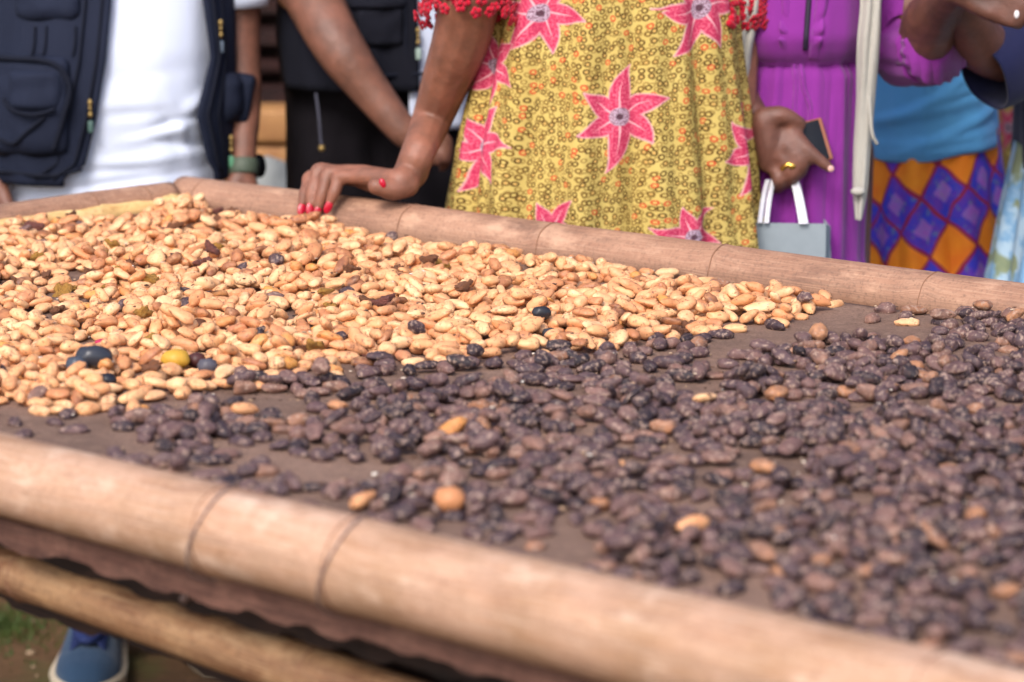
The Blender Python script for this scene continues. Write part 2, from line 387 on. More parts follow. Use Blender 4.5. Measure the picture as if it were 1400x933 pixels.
# ------------------------------------------------------------------ the drying table
TZ = .82
RT = .853
far_a, far_b = Pz(258, 243, RT), Pz(1400, 388, RT)
near_a, near_b = Pz(0, 597, RT), Pz(1400, 913, RT)
left_a = Pz(0, 277, RT)
dr = (far_b-far_a).normalized(); dl = (left_a-far_a).normalized()
nrm = Vector((-dr.y, dr.x, 0));  nrm = nrm if nrm.dot(Vector((0, 1, 0))) > 0 else -nrm      # towards the far side
table = empty('drying_table', (far_a.x, far_a.y, 0), 'bamboo framed raised drying table covered with dark cloth and cocoa beans', 'table')
def isect(a, d, b, e):
    det = d.x*(-e.y)+e.x*d.y; t = ((b.x-a.x)*(-e.y)+e.x*(b.y-a.y))/det; return a+d*t
nd = (near_b-near_a).normalized()
near_left = isect(near_a, nd, far_a, dl)
def pole(name, a, b, r0, r1, m, nodes, bend=0., n=26, seg=90, sink=0, ridge=0, droop=0., prof=None):
    a = Vector(a); b = Vector(b); L = (b-a).length; pts = []; rad = []
    for i in range(seg+1):
        t = i/seg; p = a.lerp(b, t); r = r0+(r1-r0)*t
        p = p + Vector((0, 0, 1))*(bend*math.sin(t*PI*2.2+.6)+.0015*mnoise.noise(Vector((t*9, r0*99, 0)))) + nrm*.5*bend*math.sin(t*PI*3)
        for s in nodes:
            d = (t*L-s)/.011
            r += .0014*math.exp(-d*d*.6) - .0006*math.exp(-((t*L-s)/.005)**2)
        pts.append(p-Vector((0, 0, sink*0+(r if sink else 0)))); rad.append(r)
    def pf(s, th):
        return 1+.012*math.sin(3*th+s*2)+.008*mnoise.noise(Vector((s*6, math.cos(th)*2, math.sin(th)*2))) - ridge*math.exp(-((th-2.05)/.05)**2)
    o = tube(name, pts, rad, m, table, n, prof or pf)
    for s in nodes:
        t = s/L; i = min(int(t*seg), seg-1); c = pts[i].lerp(pts[i+1], t*seg-i); r = rad[i]
        d = (b-a).normalized(); bm = bmesh.new()
        R = d.to_track_quat('Z', 'Y').to_matrix().to_4x4(); ns = 40; vv = []
        for k in range(ns):
            th = 2*PI*k/ns; wob = .0011*math.sin(th*2+s*9)+.0005*math.sin(th*7+s)
            ring = []
            for (dz, dr_) in ((-.0008, -.002), (-.0004, .0003), (.0004, .0003), (.0008, -.002)):
                rr = (r+.0006+dr_); ring.append(bm.verts.new(Matrix.Translation(c) @ R @ Vector((rr*math.cos(th), rr*math.sin(th), dz+wob))))
            vv.append(ring)
        for k in range(ns):
            for q in range(4):
                bm.faces.new((vv[k][q], vv[(k+1) % ns][q], vv[(k+1) % ns][(q+1) % 4], vv[k][(q+1) % 4]))
        ring = obj('node_ring', bm, m_node, o)
    return o
def s_at(px, py, a, d):      # distance along a rail of the photograph's point
    return (Pz(px, py, RT)-a).dot(d)
far_end = far_a+dr*3.6
fn = [s_at(x, y, far_a, dr) for x, y in ((284, 246), (560, 283), (762, 305), (985, 337), (1281, 372))] + [1.75, 2.2, 2.7, 3.1]
pole('rail_pole', far_a-dr*.012, far_end, .033, .036, m_pole_far, [s+.012 for s in fn], .0015, sink=1, seg=200)
near_end = near_a+nd*2.9
near_st = near_left-nd*.12
off = (near_a-near_st).length
nn = [off+s_at(x, y, near_a, nd) for x, y in ((297, 668), (487, 706))] + [.3, .72, off+.95, off+1.35, off+1.8, off+2.3]
pole('rail_pole', near_st, near_end, .0295, .049, m_pole_near, nn, .003, sink=1, seg=220, ridge=.035)
ls = far_a-dl*.02-dr*.035
la = far_a+dl*.035
lend = near_left+dl*.02
ln = [(Pz(x, y, RT)-la).length for x, y in ((195, 252), (125, 262))]+[.55, .9]
pole('rail_pole', la-Vector((0, 0, .004)), lend-Vector((0, 0, .004)), .026, .028, m_pole_far, ln, .0015, sink=1, seg=90)
# pale split face on the inside of the short rail
inn = Vector((dr.x, dr.y, 0))
V = []; F = []; UV = []; N = 60; L = (lend-la).length
for i in range(N+1):
    t = i/N; p = la.lerp(lend, t); e = .0035*mnoise.noise(Vector((t*30, 0, 0))); e2 = .004*mnoise.noise(Vector((t*24, 4, 0)))
    for (a_, z_) in ((.006, -.002), (.026, -.016+e), (.036, -.017+e), (.040, -.036+e2), (.030, -.038), (.006, -.03)):
        V.append(p+inn*a_+Vector((0, 0, z_-.004))); UV.append((t*L, a_+z_))
for i in range(N):
    for q in range(6): F.append((i*6+q, (i+1)*6+q, (i+1)*6+(q+1) % 6, i*6+(q+1) % 6))
F += [tuple(range(6)), tuple(range(N*6+5, N*6-1, -1))]
pyd('split_face', V, F, m_split, table, True, UV)
# lower pole below the near rail
lo_a, lo_b = P(-200, 708, 2.62), P(640, 992, 2.15)
dlo = (lo_b-lo_a); lo_c = lo_b+dlo*1.2
pole('lower_pole', lo_a-dlo*.5, lo_c, .0215, .026, m_pole_low, [.25, .62, .97, 1.25], .002, seg=120)
lo2 = Vector((0, .03, -.036))
def slatbar(name, a, b, w_, h_, m, jag):
    V = []; F = []; UV = []; N = 700; L = (b-a).length
    for i in range(N+1):
        t = i/N; p = a.lerp(b, t); q = mnoise.noise(Vector((t*L*17, 3, 0))); j = jag*(.75*math.tanh(q*9)+.35*mnoise.noise(Vector((t*L*90, 8, 0))))
        j2 = jag*.4*mnoise.noise(Vector((t*L*30, 13, 0)))
        for (yy, zz) in ((-w_/2, -h_/2+j), (-w_/2, h_/2+j2), (w_/2, h_/2+j2), (w_/2, -h_/2+j)):
            V.append(p+Vector((0, yy+j*.3, zz))); UV.append((t*L, zz))
    for i in range(N):
        for q in range(4): F.append((i*4+q, (i+1)*4+q, (i+1)*4+(q+1) % 4, i*4+(q+1) % 4))
    F += [(0, 1, 2, 3), (N*4+3, N*4+2, N*4+1, N*4)]
    return pyd(name, V, F, m, table, False, UV)
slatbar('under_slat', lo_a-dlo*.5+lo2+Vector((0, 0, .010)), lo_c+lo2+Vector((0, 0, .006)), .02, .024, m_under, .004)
# frayed mat edge tucked under the near rail
m_hem = pole_mat('frayed_brown_matting', srgb(112, 78, 66), srgb(80, 52, 44), srgb(138, 102, 86), srgb(40, 26, 24))
na2 = near_st+nrm*.008+Vector((0, 0, -.079)); nb2 = near_end+nrm*.0+Vector((0, 0, -.108))
slatbar('matting_edge', na2+Vector((0, 0, .002)), nb2, .012, .024, m_hem, .0045)
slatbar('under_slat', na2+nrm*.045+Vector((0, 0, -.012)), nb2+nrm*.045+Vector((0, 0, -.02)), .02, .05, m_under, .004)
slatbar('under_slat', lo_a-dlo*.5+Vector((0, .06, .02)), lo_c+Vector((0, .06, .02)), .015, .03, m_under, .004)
# wire ties round both poles
for (px, py, px2, py2) in ((297, 668, 262, 790), (487, 706, 440, 838)):
    t = s_at(px, py, near_a, nd); c = near_a+nd*t; r = .0335+.019*(off+t)/3.2*.6
    pts = []
    low = P(px2-8, py2+45, 2.36-.04*(px > 400))
    cc = c-Vector((0, 0, r))
    for k in range(15):
        th = -PI*.15+k/14*PI*1.2
        pts.append(cc-nrm*math.sin(th)*(r+.0015)+Vector((0, 0, 1))*math.cos(th)*(r+.0015)+nd*.012*math.sin(k*.4))
    pts.append(low+Vector((0, -.022, .012))); pts.append(low+Vector((0, -.027, -.005))); pts.append(low+Vector((0, -.012, -.028))); pts.append(low+Vector((0, .02, -.03)))
    tube('wire_tie', [tuple(p) for p in crom(pts, 70)], .0010, m_wire, table, 6)
    a_ = P(px2+4, py2-26, 2.31-.06*(px > 400)); b_ = P(px2-8, py2+34, 2.325-.06*(px > 400))
    tw = [a_.lerp(b_, k/10)+Vector((.0022*math.sin(k*1.9), .002*math.cos(k*1.9), 0)) for k in range(11)]
    tube('wire_twist', [tuple(p) for p in crom(tw, 60)], [.0030+.0012*math.sin(k*.5) for k in range(60)], m_wire, table, 7)
# cross slats and legs
for k in range(9):
    a = near_st.lerp(near_end, .05+k*.115); b = a+nrm*1.26
    tube('cross_slat', [a+Vector((0, 0, -.085))+nrm*.09, b+Vector((0, 0, -.075))], .016, m_bark, table, 10)
for p in (near_left+nd*.02+nrm*.06, near_left+nd*1.9+nrm*.08, far_a+dr*.9-nrm*.05, far_end-dr*.3-nrm*.05, near_end-nd*.1+nrm*.05):
    tube('leg', [(p.x, p.y, 0), (p.x+.004, p.y, .35), (p.x, p.y, .745)], .032, m_bark, table, 14)

# cloth sheet
def sheet():
    o_ = near_left-nrm*0; ux = nd; uy = nrm
    V = []; F = []; nx, ny = 240, 100; Lx = 3.6; Wd = (far_a-near_left).dot(nrm)
    for j in range(ny+1):
        for i in range(nx+1):
            b = j/ny
            x = i/nx*Lx; y = .01+b*(Wd-.075)
            # left boundary follows the short rail
            sh = dl.dot(nd)/dl.dot(-nrm)
            p = near_left+nd*(x+.02)+nrm*y + nd*(dl.dot(nd)/dl.dot(nrm))*y
            z = TZ-.004*math.sin(PI*b)+.0022*mnoise.noise(Vector((p.x*5, p.y*5, 0)))+.0012*mnoise.noise(Vector((p.x*19, p.y*9, 2)))
            if j < 2: z += .002
            V.append((p.x, p.y, z))
    for j in range(ny):
        for i in range(nx):
            a = j*(nx+1)+i; F.append((a, a+1, a+nx+2, a+nx+1))
    o = pyd('drying_cloth', V, F, m_mat, table)
    md = o.modifiers.new('t', 'SOLIDIFY'); md.thickness = .003; md.offset = -1
sheet()

# ------------------------------------------------------------------ cocoa beans
def bean_templates(kind, n, seg=16, rings=12):
    out = []
    rs = np.random.default_rng(11 if kind == 'pale' else 23)
    for k in range(n):
        V = []
        tap = rs.uniform(-.28, .28); bend = rs.uniform(-.22, .22); flat = rs.uniform(.9, 1.1); off_ = rs.uniform(0, 99)
        am = .15 if kind == 'pale' else .18
        pinch = rs.random() < .3
        for r in range(rings+1):
            ph = PI*r/rings; cx = -math.cos(ph); sr = math.sin(ph)**.85
            for s in range(seg if 0 < r < rings else 1):
                th = 2*PI*s/seg; y = math.cos(th)*sr; z = math.sin(th)*sr
                w_ = 1+tap*cx; 
                if pinch: w_ *= 1-.16*math.exp(-(cx/.25)**2)
                p = Vector((cx, y*w_, z*w_*flat)); n_ = am*mnoise.noise(p*1.5+Vector((off_, 0, 0)))+am*.62*mnoise.noise(p*3.6+Vector((0, off_, 0)))
                p = p*(1+n_); p.y += bend*(cx*cx-.4)
                V.append(tuple(p))
        F = []
        idx = lambda r, s: 0 if r == 0 else (1+(rings-1)*seg if r == rings else 1+(r-1)*seg+s % seg)
        for r in range(rings):
            for s in range(seg):
                if r == 0: F.append((0, idx(1, s+1), idx(1, s), -1))
                elif r == rings-1: F.append((idx(r, s), idx(r, s+1), idx(rings, 0), -1))
                else: F.append((idx(r, s), idx(r, s+1), idx(r+1, s+1), idx(r+1, s)))
        out.append((np.array(V), F))
    return out
T_pale = bean_templates('pale', 22); T_dark = bean_templates('dark', 22)

pale_poly = [(-260, 330), (-60, 296), (0, 291), (120, 280), (245, 266), (300, 272), (420, 292), (470, 300), (530, 318), (545, 328), (600, 326), (700, 337), (735, 330), (800, 350), (960, 366), (1090, 393), (1118, 408), (1108, 432),
             (1050, 440), (1000, 452), (930, 462), (850, 472), (790, 476), (740, 482), (690, 492), (640, 486), (600, 497), (540, 492), (505, 502), (470, 498), (440, 512), (425, 527), (330, 520), (300, 530), (235, 532), (170, 545), (150, 560), (60, 566), (0, 560), (-260, 590)]
bare = [(290, 548, 190, 13, 1), (560, 520, 150, 8, .85), (820, 492, 120, 6, .7), (1010, 470, 90, 10, .8), (1195, 432, 110, 30, 1.0), (1070, 456, 75, 16, .93), (1330, 408, 90, 14, .9), (1245, 462, 60, 9, .8), (110, 600, 120, 26, .78), (330, 625, 70, 18, .5), (250, 662, 150, 22, .5), (620, 512, 60, 8, .9), (330, 545, 90, 12, .8), (60, 585, 120, 16, .8),
        (1020, 607, 55, 9, .95), (640, 560, 45, 8, .7), (610, 740, 60, 18, .85), (480, 650, 55, 14, .8), (900, 618, 60, 9, .85), (760, 745, 80, 16, .9), (1350, 870, 60, 22, .7), (1000, 822, 60, 16, .7), (930, 530, 50, 6, .6), (440, 696, 110, 16, .6), (700, 660, 45, 12, .7), (200, 560, 70, 10, .75)]
holes = [(125, 383, 42, 6, .95), (20, 388, 22, 4, .9), (75, 430, 40, 5, .7), (330, 400, 30, 4, .7), (390, 428, 22, 4, .9), (310, 430, 20, 4, .9), (400, 465, 14, 4, .9), (500, 420, 20, 4, .6), (60, 495, 20, 6, .7), (175, 300, 30, 4, .6)]
def in_poly(x, y, poly):
    c = False; n = len(poly); j = n-1
    for i in range(n):
        xi, yi = poly[i]; xj, yj = poly[j]
        if (yi > y) != (yj > y) and x < (xj-xi)*(y-yi)/(yj-yi)+xi: c = not c
        j = i
    return c
GX0, GY0, CELL = -1.35, 1.35, .003
H = np.zeros((1100, 900))          # [ix, iy] top of whatever lies on the cloth
GXN, GYN = H.shape
def try_place(x, y, a, b, c, yaw):
    R = a*1.02; i0 = int((x-R-GX0)/CELL); i1 = int((x+R-GX0)/CELL)+2; j0 = int((y-R-GY0)/CELL); j1 = int((y+R-GY0)/CELL)+2
    if i0 < 0 or j0 < 0 or i1 >= GXN or j1 >= GYN: return None
    X = GX0+CELL*np.arange(i0, i1)[:, None]-x; Y = GY0+CELL*np.arange(j0, j1)[None, :]-y
    cs, sn = math.cos(yaw), math.sin(yaw); U = X*cs+Y*sn; W = -X*sn+Y*cs
    q = (U/a)**2+(W/b)**2; m = q < .97
    h = H[i0:i1, j0:j1]; hm = h[m]; um = U[m]; wm = W[m]
    if hm.size < 5: return None
    hb = hm.mean(); gu = ((hm-hb)*um).sum()/(um*um).sum(); gw = ((hm-hb)*wm).sum()/((wm*wm).sum()+1e-9)
    gu = max(-.7, min(.7, gu*.9)); gw = max(-.7, min(.7, gw*.9))
    dome = c*np.sqrt(1-q[m]); pl = gu*um+gw*wm
    z0 = (hm-pl+dome).max() - .22*c
    return (z0, gu, gw, i0, i1, j0, j1, m, pl, dome)
def commit(r, c):
    z0, gu, gw, i0, i1, j0, j1, m, pl, dome = r
    h = H[i0:i1, j0:j1]; h[m] = np.maximum(h[m], z0+pl+dome*.85)
beans = []      # kind, x, y, z, a, b, c, yaw, gu, gw
def inside_table(x, y, e):
    p = Vector((x, y, RT))
    if (p-near_left).dot(nrm) < e+.012: return False
    if (far_a-p).dot(nrm) < .045+e: return False
    nl = Vector((-dl.y, dl.x, 0)); s = (p-far_a).dot(nl)
    if nl.dot(dr) < 0: s = -s
    return s > .048+e
def drop(kind, x, y, K=4, roll=.012, size=1.0):
    if kind == 'pale': a, b, c = .0128*rng.normal(1, .15), .0077*rng.normal(1, .13), .0058*rng.normal(1, .13)
    else: a, b, c = .0124*rng.normal(1, .16), .0077*rng.normal(1, .14), .0059*rng.normal(1, .14)
    a, b, c = a*size, b*size, c*size
    best = None
    for k in range(K):
        xx = x+(rng.normal(0, roll) if k else 0); yy = y+(rng.normal(0, roll) if k else 0); yaw = rng.uniform(0, PI)
        if not inside_table(xx, yy, .006): continue
        r = try_place(xx, yy, a, b, c, yaw)
        if r and (best is None or r[0] < best[0][0]): best = (r, xx, yy, yaw)
    if best is None: return
    r, xx, yy, yaw = best
    # knock over the far too steep ones
    commit(r, c); beans.append([kind, xx, yy, TZ-.003+r[0], a, b, c, yaw, r[1], r[2]])
lst = []
for i in range(30000):
    x = rng.uniform(-1.05, 1.0); y = rng.uniform(1.6, 4.05)
    if not inside_table(x, y, .004): continue
    px, py = proj(x, y, TZ)
    if px < -230 or px > 1640 or py > 1120: continue
    wob = 7*mnoise.noise(Vector((x*22, y*22, 0)))
    kind = 'pale' if in_poly(px, py+wob-3, pale_poly) else 'dark'
    lst.append((kind, x, y, px, py))
nd_, npl = 0, 0
for kind, x, y, px, py in lst:
    if kind == 'pale':
        f = .60 + .26*mnoise.noise(Vector((x*9, y*9, 0)))
        dfar = (far_a-Vector((x, y, RT))).dot(nrm)
        if py < 400: f -= .05*min(1, (400-py)/70)
        if dfar < .10 and px > 470: f *= .1 if dfar < .075 else .5
        elif dfar < .09: f *= .5
        for hx, hy, rx, ry, s in holes:
            if ((px-hx)/(rx*1.35))**2+((py-hy)/(ry*1.9))**2 < 1: f *= 1-min(1, s+.1)
        # edges of the heap thin out
        if not in_poly(px, py-12, pale_poly) or not in_poly(px, py+10, pale_poly): f *= .6
    else:
        f = .40+.38*mnoise.noise(Vector((x*8, y*8, 5)))+.12*mnoise.noise(Vector((x*21, y*21, 9)))
        dn = (Vector((x, y, RT))-near_left).dot(nrm)
        if dn < .09: f *= .35+dn*5
        for hx, hy, rx, ry, s in bare:
            if ((px-hx)/rx)**2+((py-hy)/ry)**2 < 1: f *= 1-s
        if py < 420 and not (px > 1260 and py > 400): f *= .04
        if 1130 < px < 1270 and 425 < py < 455: f *= .1
    if rng.random() < f:
        big = 1.0
        k = kind
        if kind == 'pale' and rng.random() < .012: k = 'dark'
        if kind == 'dark' and rng.random() < .006 : k = 'pale'; 
        drop(k, x, y, 4, .011 if kind == 'pale' else .009, big)
# strays seen on the bare cloth
for (k, px, py) in (('pale', 1143, 411), ('pale', 182, 556), ('dark', 1210, 420), ('dark', 1238, 428), ('dark', 1250, 424), ('dark', 1097, 468), ('dark', 1119, 464), ('dark', 1100, 420), ('dark', 1192, 432), ('pale', 1240, 436),
                    ('dark', 190, 570), ('dark', 75, 571), ('dark', 20, 570), ('dark', 1060, 441), ('dark', 1290, 436), ('dark', 715, 482), ('dark', 560, 500), ('dark', 440, 524), ('dark', 370, 522), ('dark', 330, 522), ('dark', 395, 520)):
    p = Pz(px, py, TZ+.006); drop(k, p.x, p.y, 1)

def rot_of(b):
    _, x, y, z, a, bb, c, yaw, gu, gw = b
    ex = Vector((1, 0, gu)).normalized(); n = Vector((-gu, -gw, 1)).normalized(); ey = n.cross(ex).normalized()
    R = Matrix((ex, ey, n)).transposed().to_4x4()
    return Matrix.Rotation(yaw, 4, 'Z') @ R
def build_beans():
    info = {'pale': [], 'dark': []}
    for b in beans:
        px, py = proj(b[1], b[2], b[3]); ix = int((b[1]-GX0)/CELL); iy = int((b[2]-GY0)/CELL)
        top = b[3]+b[6]*.8-(TZ-.003)
        vis = H[ix, iy] <= top+.0025
        infr = 12 < px < 1388 and py < 918
        # hidden behind the near rail?
        dn = (Vector((b[1], b[2], RT))-near_left).dot(nrm)
        score = (b[4]*3900/b[2]) if (vis and infr and dn > .05) else 0
        info[b[0]].append((score, b))
    for kind, Ts, m in (('pale', T_pale, m_pale), ('dark', T_dark, m_dark)):
        L = sorted(info[kind], key=lambda t: -t[0]); ind = [b for s, b in L[:300] if s > 0]; rest = [b for s, b in L[len(ind):]]
        meshes = []; A0 = np.array((.0128, .0077, .0058) if kind == 'pale' else (.0124, .0077, .0059))
        for V, F in Ts:
            me = bpy.data.meshes.new(kind+'_bean'); me.from_pydata([tuple(v*A0) for v in V], [], [f[:3] if f[3] < 0 else f for f in F]); me.update()
            me.polygons.foreach_set('use_smooth', [True]*len(me.polygons)); me.materials.append(m); meshes.append(me)
        if kind == 'pale': nm, lb, gr = 'pale_cocoa_bean', 'freshly fermented pale tan cocoa bean in the front part of the light heap', 'pale cocoa beans along the front of the heap'
        else: nm, lb, gr = 'dark_cocoa_bean', 'dried dark brown cocoa bean lying loose near the front bamboo rail', 'dark cocoa beans nearest the front rail'
        for i, b in enumerate(ind):
            o = bpy.data.objects.new(nm, meshes[rng.integers(len(meshes))]); col.objects.link(o)
            o.matrix_world = Matrix.Translation((b[1], b[2], b[3])) @ rot_of(b) @ Matrix.Diagonal((b[4]/A0[0], b[5]/A0[1], b[6]/A0[2], 1))
            sd_ = rng.uniform(.001, .999); o.color = (sd_, 1, 1, 1)
            px, py = proj(b[1], b[2], b[3]); cy_ = abs(math.cos(b[7]))
            way = 'lying crosswise' if cy_ > .82 else ('lying end-on' if cy_ < .42 else ('slanting right' if math.cos(b[7])*math.sin(b[7]) > 0 else 'slanting left'))
            sz = 'large ' if b[4] > (.0142 if kind == 'pale' else .0138) else ('small ' if b[4] < (.0112 if kind == 'pale' else .0108) else '')
            if kind == 'pale':
                tone = next(n for t, n in ((.05, 'blackish brown'), (.12, 'dark brown'), (.2, 'light brown'), (.5, 'tan'), (.85, 'creamy tan'), (.93, 'orange tan'), (.985, 'ochre'), (2, 'brown')) if sd_ < t)
                zn = next(n for t, n in ((110, 'at the left end of the pale heap'), (260, 'near the big black bean in the pale heap'), (460, 'in the left front of the pale heap'), (680, 'in the middle front of the pale heap'), (900, 'in the right part of the pale heap'), (3000, 'at the right tip of the pale heap')) if px < t)
            else:
                tone = next(n for t, n in ((.15, 'blackish'), (.4, 'dark brown'), (.86, 'purplish brown'), (.94, 'reddish brown'), (.984, 'light brown'), (2, 'orange brown')) if sd_ < t)
                zn = next(n for t, n in ((420, 'left of the orange-tan bean'), (640, 'around the orange-tan bean'), (860, 'by the middle of the rail'), (1080, 'right of centre by the rail'), (1240, 'right along the front rail'), (3000, 'at the lower right edge')) if px < t)
            tag(o, sz+tone+' cocoa bean '+way+' '+zn, 'cocoa bean', gr)
        # everything else: one mesh
        Vs = []; Q = []; LS = []; S = []; off_ = 0
        fa = [np.array([v for f in F for v in (f[:3] if f[3] < 0 else f)]) for V, F in Ts]
        fl = [np.array([3 if f[3] < 0 else 4 for f in F]) for V, F in Ts]
        for b in rest:
            k = rng.integers(len(Ts)); V = Ts[k][0]*np.array([b[4], b[5], b[6]]); R = np.array(rot_of(b).to_3x3())
            V = V @ R.T+np.array([b[1], b[2], b[3]]); Vs.append(V); Q.append(fa[k]+off_); LS.append(fl[k]); off_ += len(V)
            S.append(np.full(len(V), rng.random()))
        V = np.concatenate(Vs); Q = np.concatenate(Q); LS = np.concatenate(LS)
        me = bpy.data.meshes.new(nm+'s'); me.vertices.add(len(V)); me.vertices.foreach_set('co', V.ravel())
        me.loops.add(len(Q)); me.loops.foreach_set('vertex_index', Q.astype(np.int32))
        st = np.concatenate([[0], np.cumsum(LS)[:-1]]); me.polygons.add(len(LS)); me.polygons.foreach_set('loop_start', st.astype(np.int32)); me.polygons.foreach_set('loop_total', LS.astype(np.int32))
        me.update(calc_edges=True); me.validate()
        at = me.attributes.new('bean_seed', 'FLOAT', 'POINT'); at.data.foreach_set('value', np.concatenate(S).astype(np.float32))
        o = obj(nm+'s', me, m)
        tag(o, 'heap of pale tan fermented cocoa beans on the left and back of the cloth' if kind == 'pale' else 'spread of dark brown dried cocoa beans over the middle and right of the cloth', 'cocoa beans', kind='stuff')
        print(kind, len(ind), len(rest))
build_beans()
def special(px, py, kind, dims, colr, label, name='cocoa_bean', rough=.5, yaw=0.3, lift=.012):
    p = Pz(px, py, TZ+lift); T = (T_pale if kind == 'pale' else T_dark)[3]
    ix = int((p.x-GX0)/CELL); iy = int((p.y-GY0)/CELL); hz = H[ix-2:ix+3, iy-2:iy+3].mean()
    me = bpy.data.meshes.new(name); me.from_pydata([tuple(v) for v in T[0]], [], [f[:3] if f[3] < 0 else f for f in T[1]])
    o = obj(name, me, simple(name+'_skin', colr, rough)); o.scale = dims; o.rotation_euler = (.1, .15, yaw); o.location = (p.x, p.y, TZ+hz+dims[2]*.45)
    tag(o, label, 'cocoa bean')
special(240, 494, 'pale', (.0145, .0115, .010), srgb(196, 150, 52), 'plump yellow cocoa bean near the front edge of the pale heap')
special(130, 503, 'dark', (.018, .0115, .0105), srgb(50, 52, 60), 'large blue-black rotten cocoa bean among pale beans at the front left', rough=.35)
special(106, 506, 'dark', (.011, .009, .009), srgb(66, 70, 80), 'small slate grey bean touching the large black one in the pale heap', rough=.4)
special(147, 514, 'dark', (.009, .008, .007), srgb(30, 30, 38), 'tiny black bean on the right of the large black one in the pale heap', rough=.4)
special(616, 686, 'dark', (.0125, .012, .010), srgb(196, 132, 88), 'round orange-tan cocoa bean on bare cloth close to the front rail')
special(741, 438, 'dark', (.0105, .0065, .007), srgb(40, 40, 46), 'black shrivelled cocoa bean inside the pale heap near its border with the dark beans', rough=.4)
special(752, 447, 'dark', (.008, .006, .006), srgb(48, 50, 56), 'second smaller black bean just below the shrivelled black one', rough=.4)
special(270, 446, 'pale', (.011, .009, .008), srgb(96, 56, 34), 'chestnut brown husky bean in the middle of the pale heap')
special(268, 490, 'pale', (.010, .008, .008), srgb(72, 36, 34), 'maroon bean right of the plump yellow bean')
special(284, 499, 'dark', (.010, .008, .008), srgb(80, 76, 84), 'greyish bean right of the maroon bean in the pale heap')
special(140, 460, 'pale', (.009, .006, .005), srgb(176, 40, 76), 'small magenta husk fragment lying among the pale beans')
def husks():
    cols = [(srgb(140, 88, 56), 'curled brown husk fragment lying on the pale cocoa beans', 'brown husk fragments'), (srgb(196, 142, 62), 'mustard yellow husk fragment lying on the pale cocoa beans', 'yellow husk fragments'),
            (srgb(130, 74, 62), 'dark maroon husk fragment lying on the pale cocoa beans', 'maroon husk fragments')]
    M = []
    for c, l, g in cols:
        n = NT('husk_skin'); n.l(n.mix(n.noise(n.tc.outputs['Object'], 2.2, 4), c, tuple(x*.6 for x in c[:3])+(1,)), n.b.inputs['Base Color']); n.b.inputs['Roughness'].default_value = .6; n.bump(n.noise(n.tc.outputs['Object'], 5, 4), .6, .2); M.append(n.m)
    T = []
    for k in range(6):
        V, F = T_pale[k]; W = []
        for v in V:
            p = Vector(v); q = mnoise.noise(p*1.3+Vector((k*7, 0, 0)))*.5+mnoise.noise(p*3.1+Vector((0, k*7, 0)))*.35; p = p*(1+q)
            if p.z > 0 and abs(p.x) < .8: p.z -= .9*p.z*max(0, 1-abs(p.y)*1.2)
            W.append(tuple(p))
        for m in range(3):
            me = bpy.data.meshes.new('husk'); me.from_pydata(W, [], [f[:3] if f[3] < 0 else f for f in F]); me.polygons.foreach_set('use_smooth', [True]*len(F)); me.materials.append(M[m]); T.append((m, me))
    n = 0
    while n < 62:
        px, py = (rng.uniform(5, 560), rng.uniform(285, 420)) if n < 42 else (rng.uniform(5, 1050), rng.uniform(340, 520))
        if not in_poly(px, py, pale_poly) or (px > 330 and py < 350): continue
        p = Pz(px, py, TZ+.01)
        if not inside_table(p.x, p.y, .01): continue
        ix = int((p.x-GX0)/CELL); iy = int((p.y-GY0)/CELL); m, me = T[rng.integers(18)]
        if rng.random() < (0, .5, .6)[m]: continue
        o = bpy.data.objects.new('husk_fragment', me); col.objects.link(o); k = rng.uniform(.7, 1.15)
        o.scale = (.0115*k, .0085*k, .0065*k); o.rotation_euler = (rng.uniform(-.5, .5), rng.uniform(-.5, .5), rng.uniform(0, 6)); o.location = (p.x, p.y, TZ+H[ix, iy]+.001)
        tag(o, cols[m][1], 'husk', cols[m][2]); n += 1
husks()
def crumbs():
    t = bmesh.new(); bmesh.ops.create_icosphere(t, subdivisions=1, radius=1); TV = np.array([v.co[:] for v in t.verts]); TF = np.array([[v.index for v in f.verts] for f in t.faces]); t.free()
    V = []; F = []; n = 0
    for i in range(7000):
        x = rng.uniform(-1, .95); y = rng.uniform(1.7, 4)
        if not inside_table(x, y, .004): continue
        ix = int((x-GX0)/CELL); iy = int((y-GY0)/CELL); z = TZ-.003+H[ix, iy]; r = rng.uniform(.0007, .0024)*(1.5 if rng.random() < .06 else 1); a = rng.uniform(0, 6)
        q = TV*rng.uniform(.7, 1.3, TV.shape)*np.array([r*1.5, r, r*.5]); c_, s_ = math.cos(a), math.sin(a)
        q = np.stack([q[:, 0]*c_-q[:, 1]*s_+x, q[:, 0]*s_+q[:, 1]*c_+y, q[:, 2]+z], -1); V.append(q); F.append(TF+n); n += len(q)
    bm = bpy.data.meshes.new('husk_crumbs'); bm.from_pydata(np.concatenate(V).tolist(), [], np.concatenate(F).tolist()); bm.update()
    M = NT('husk_crumb'); g = M.new('NewGeometry')
    M.l(M.ramp(g.outputs['Random Per Island'], [(0, srgb(40, 30, 28)), (.5, srgb(104, 72, 54)), (.8, srgb(170, 140, 110)), (1, srgb(214, 204, 190))]), M.b.inputs['Base Color']); M.b.inputs['Roughness'].default_value = .8
    tag(obj('husk_crumbs', bm, M.m), 'crumbs of broken bean husk scattered over beans and cloth', 'husks', kind='stuff')
crumbs()

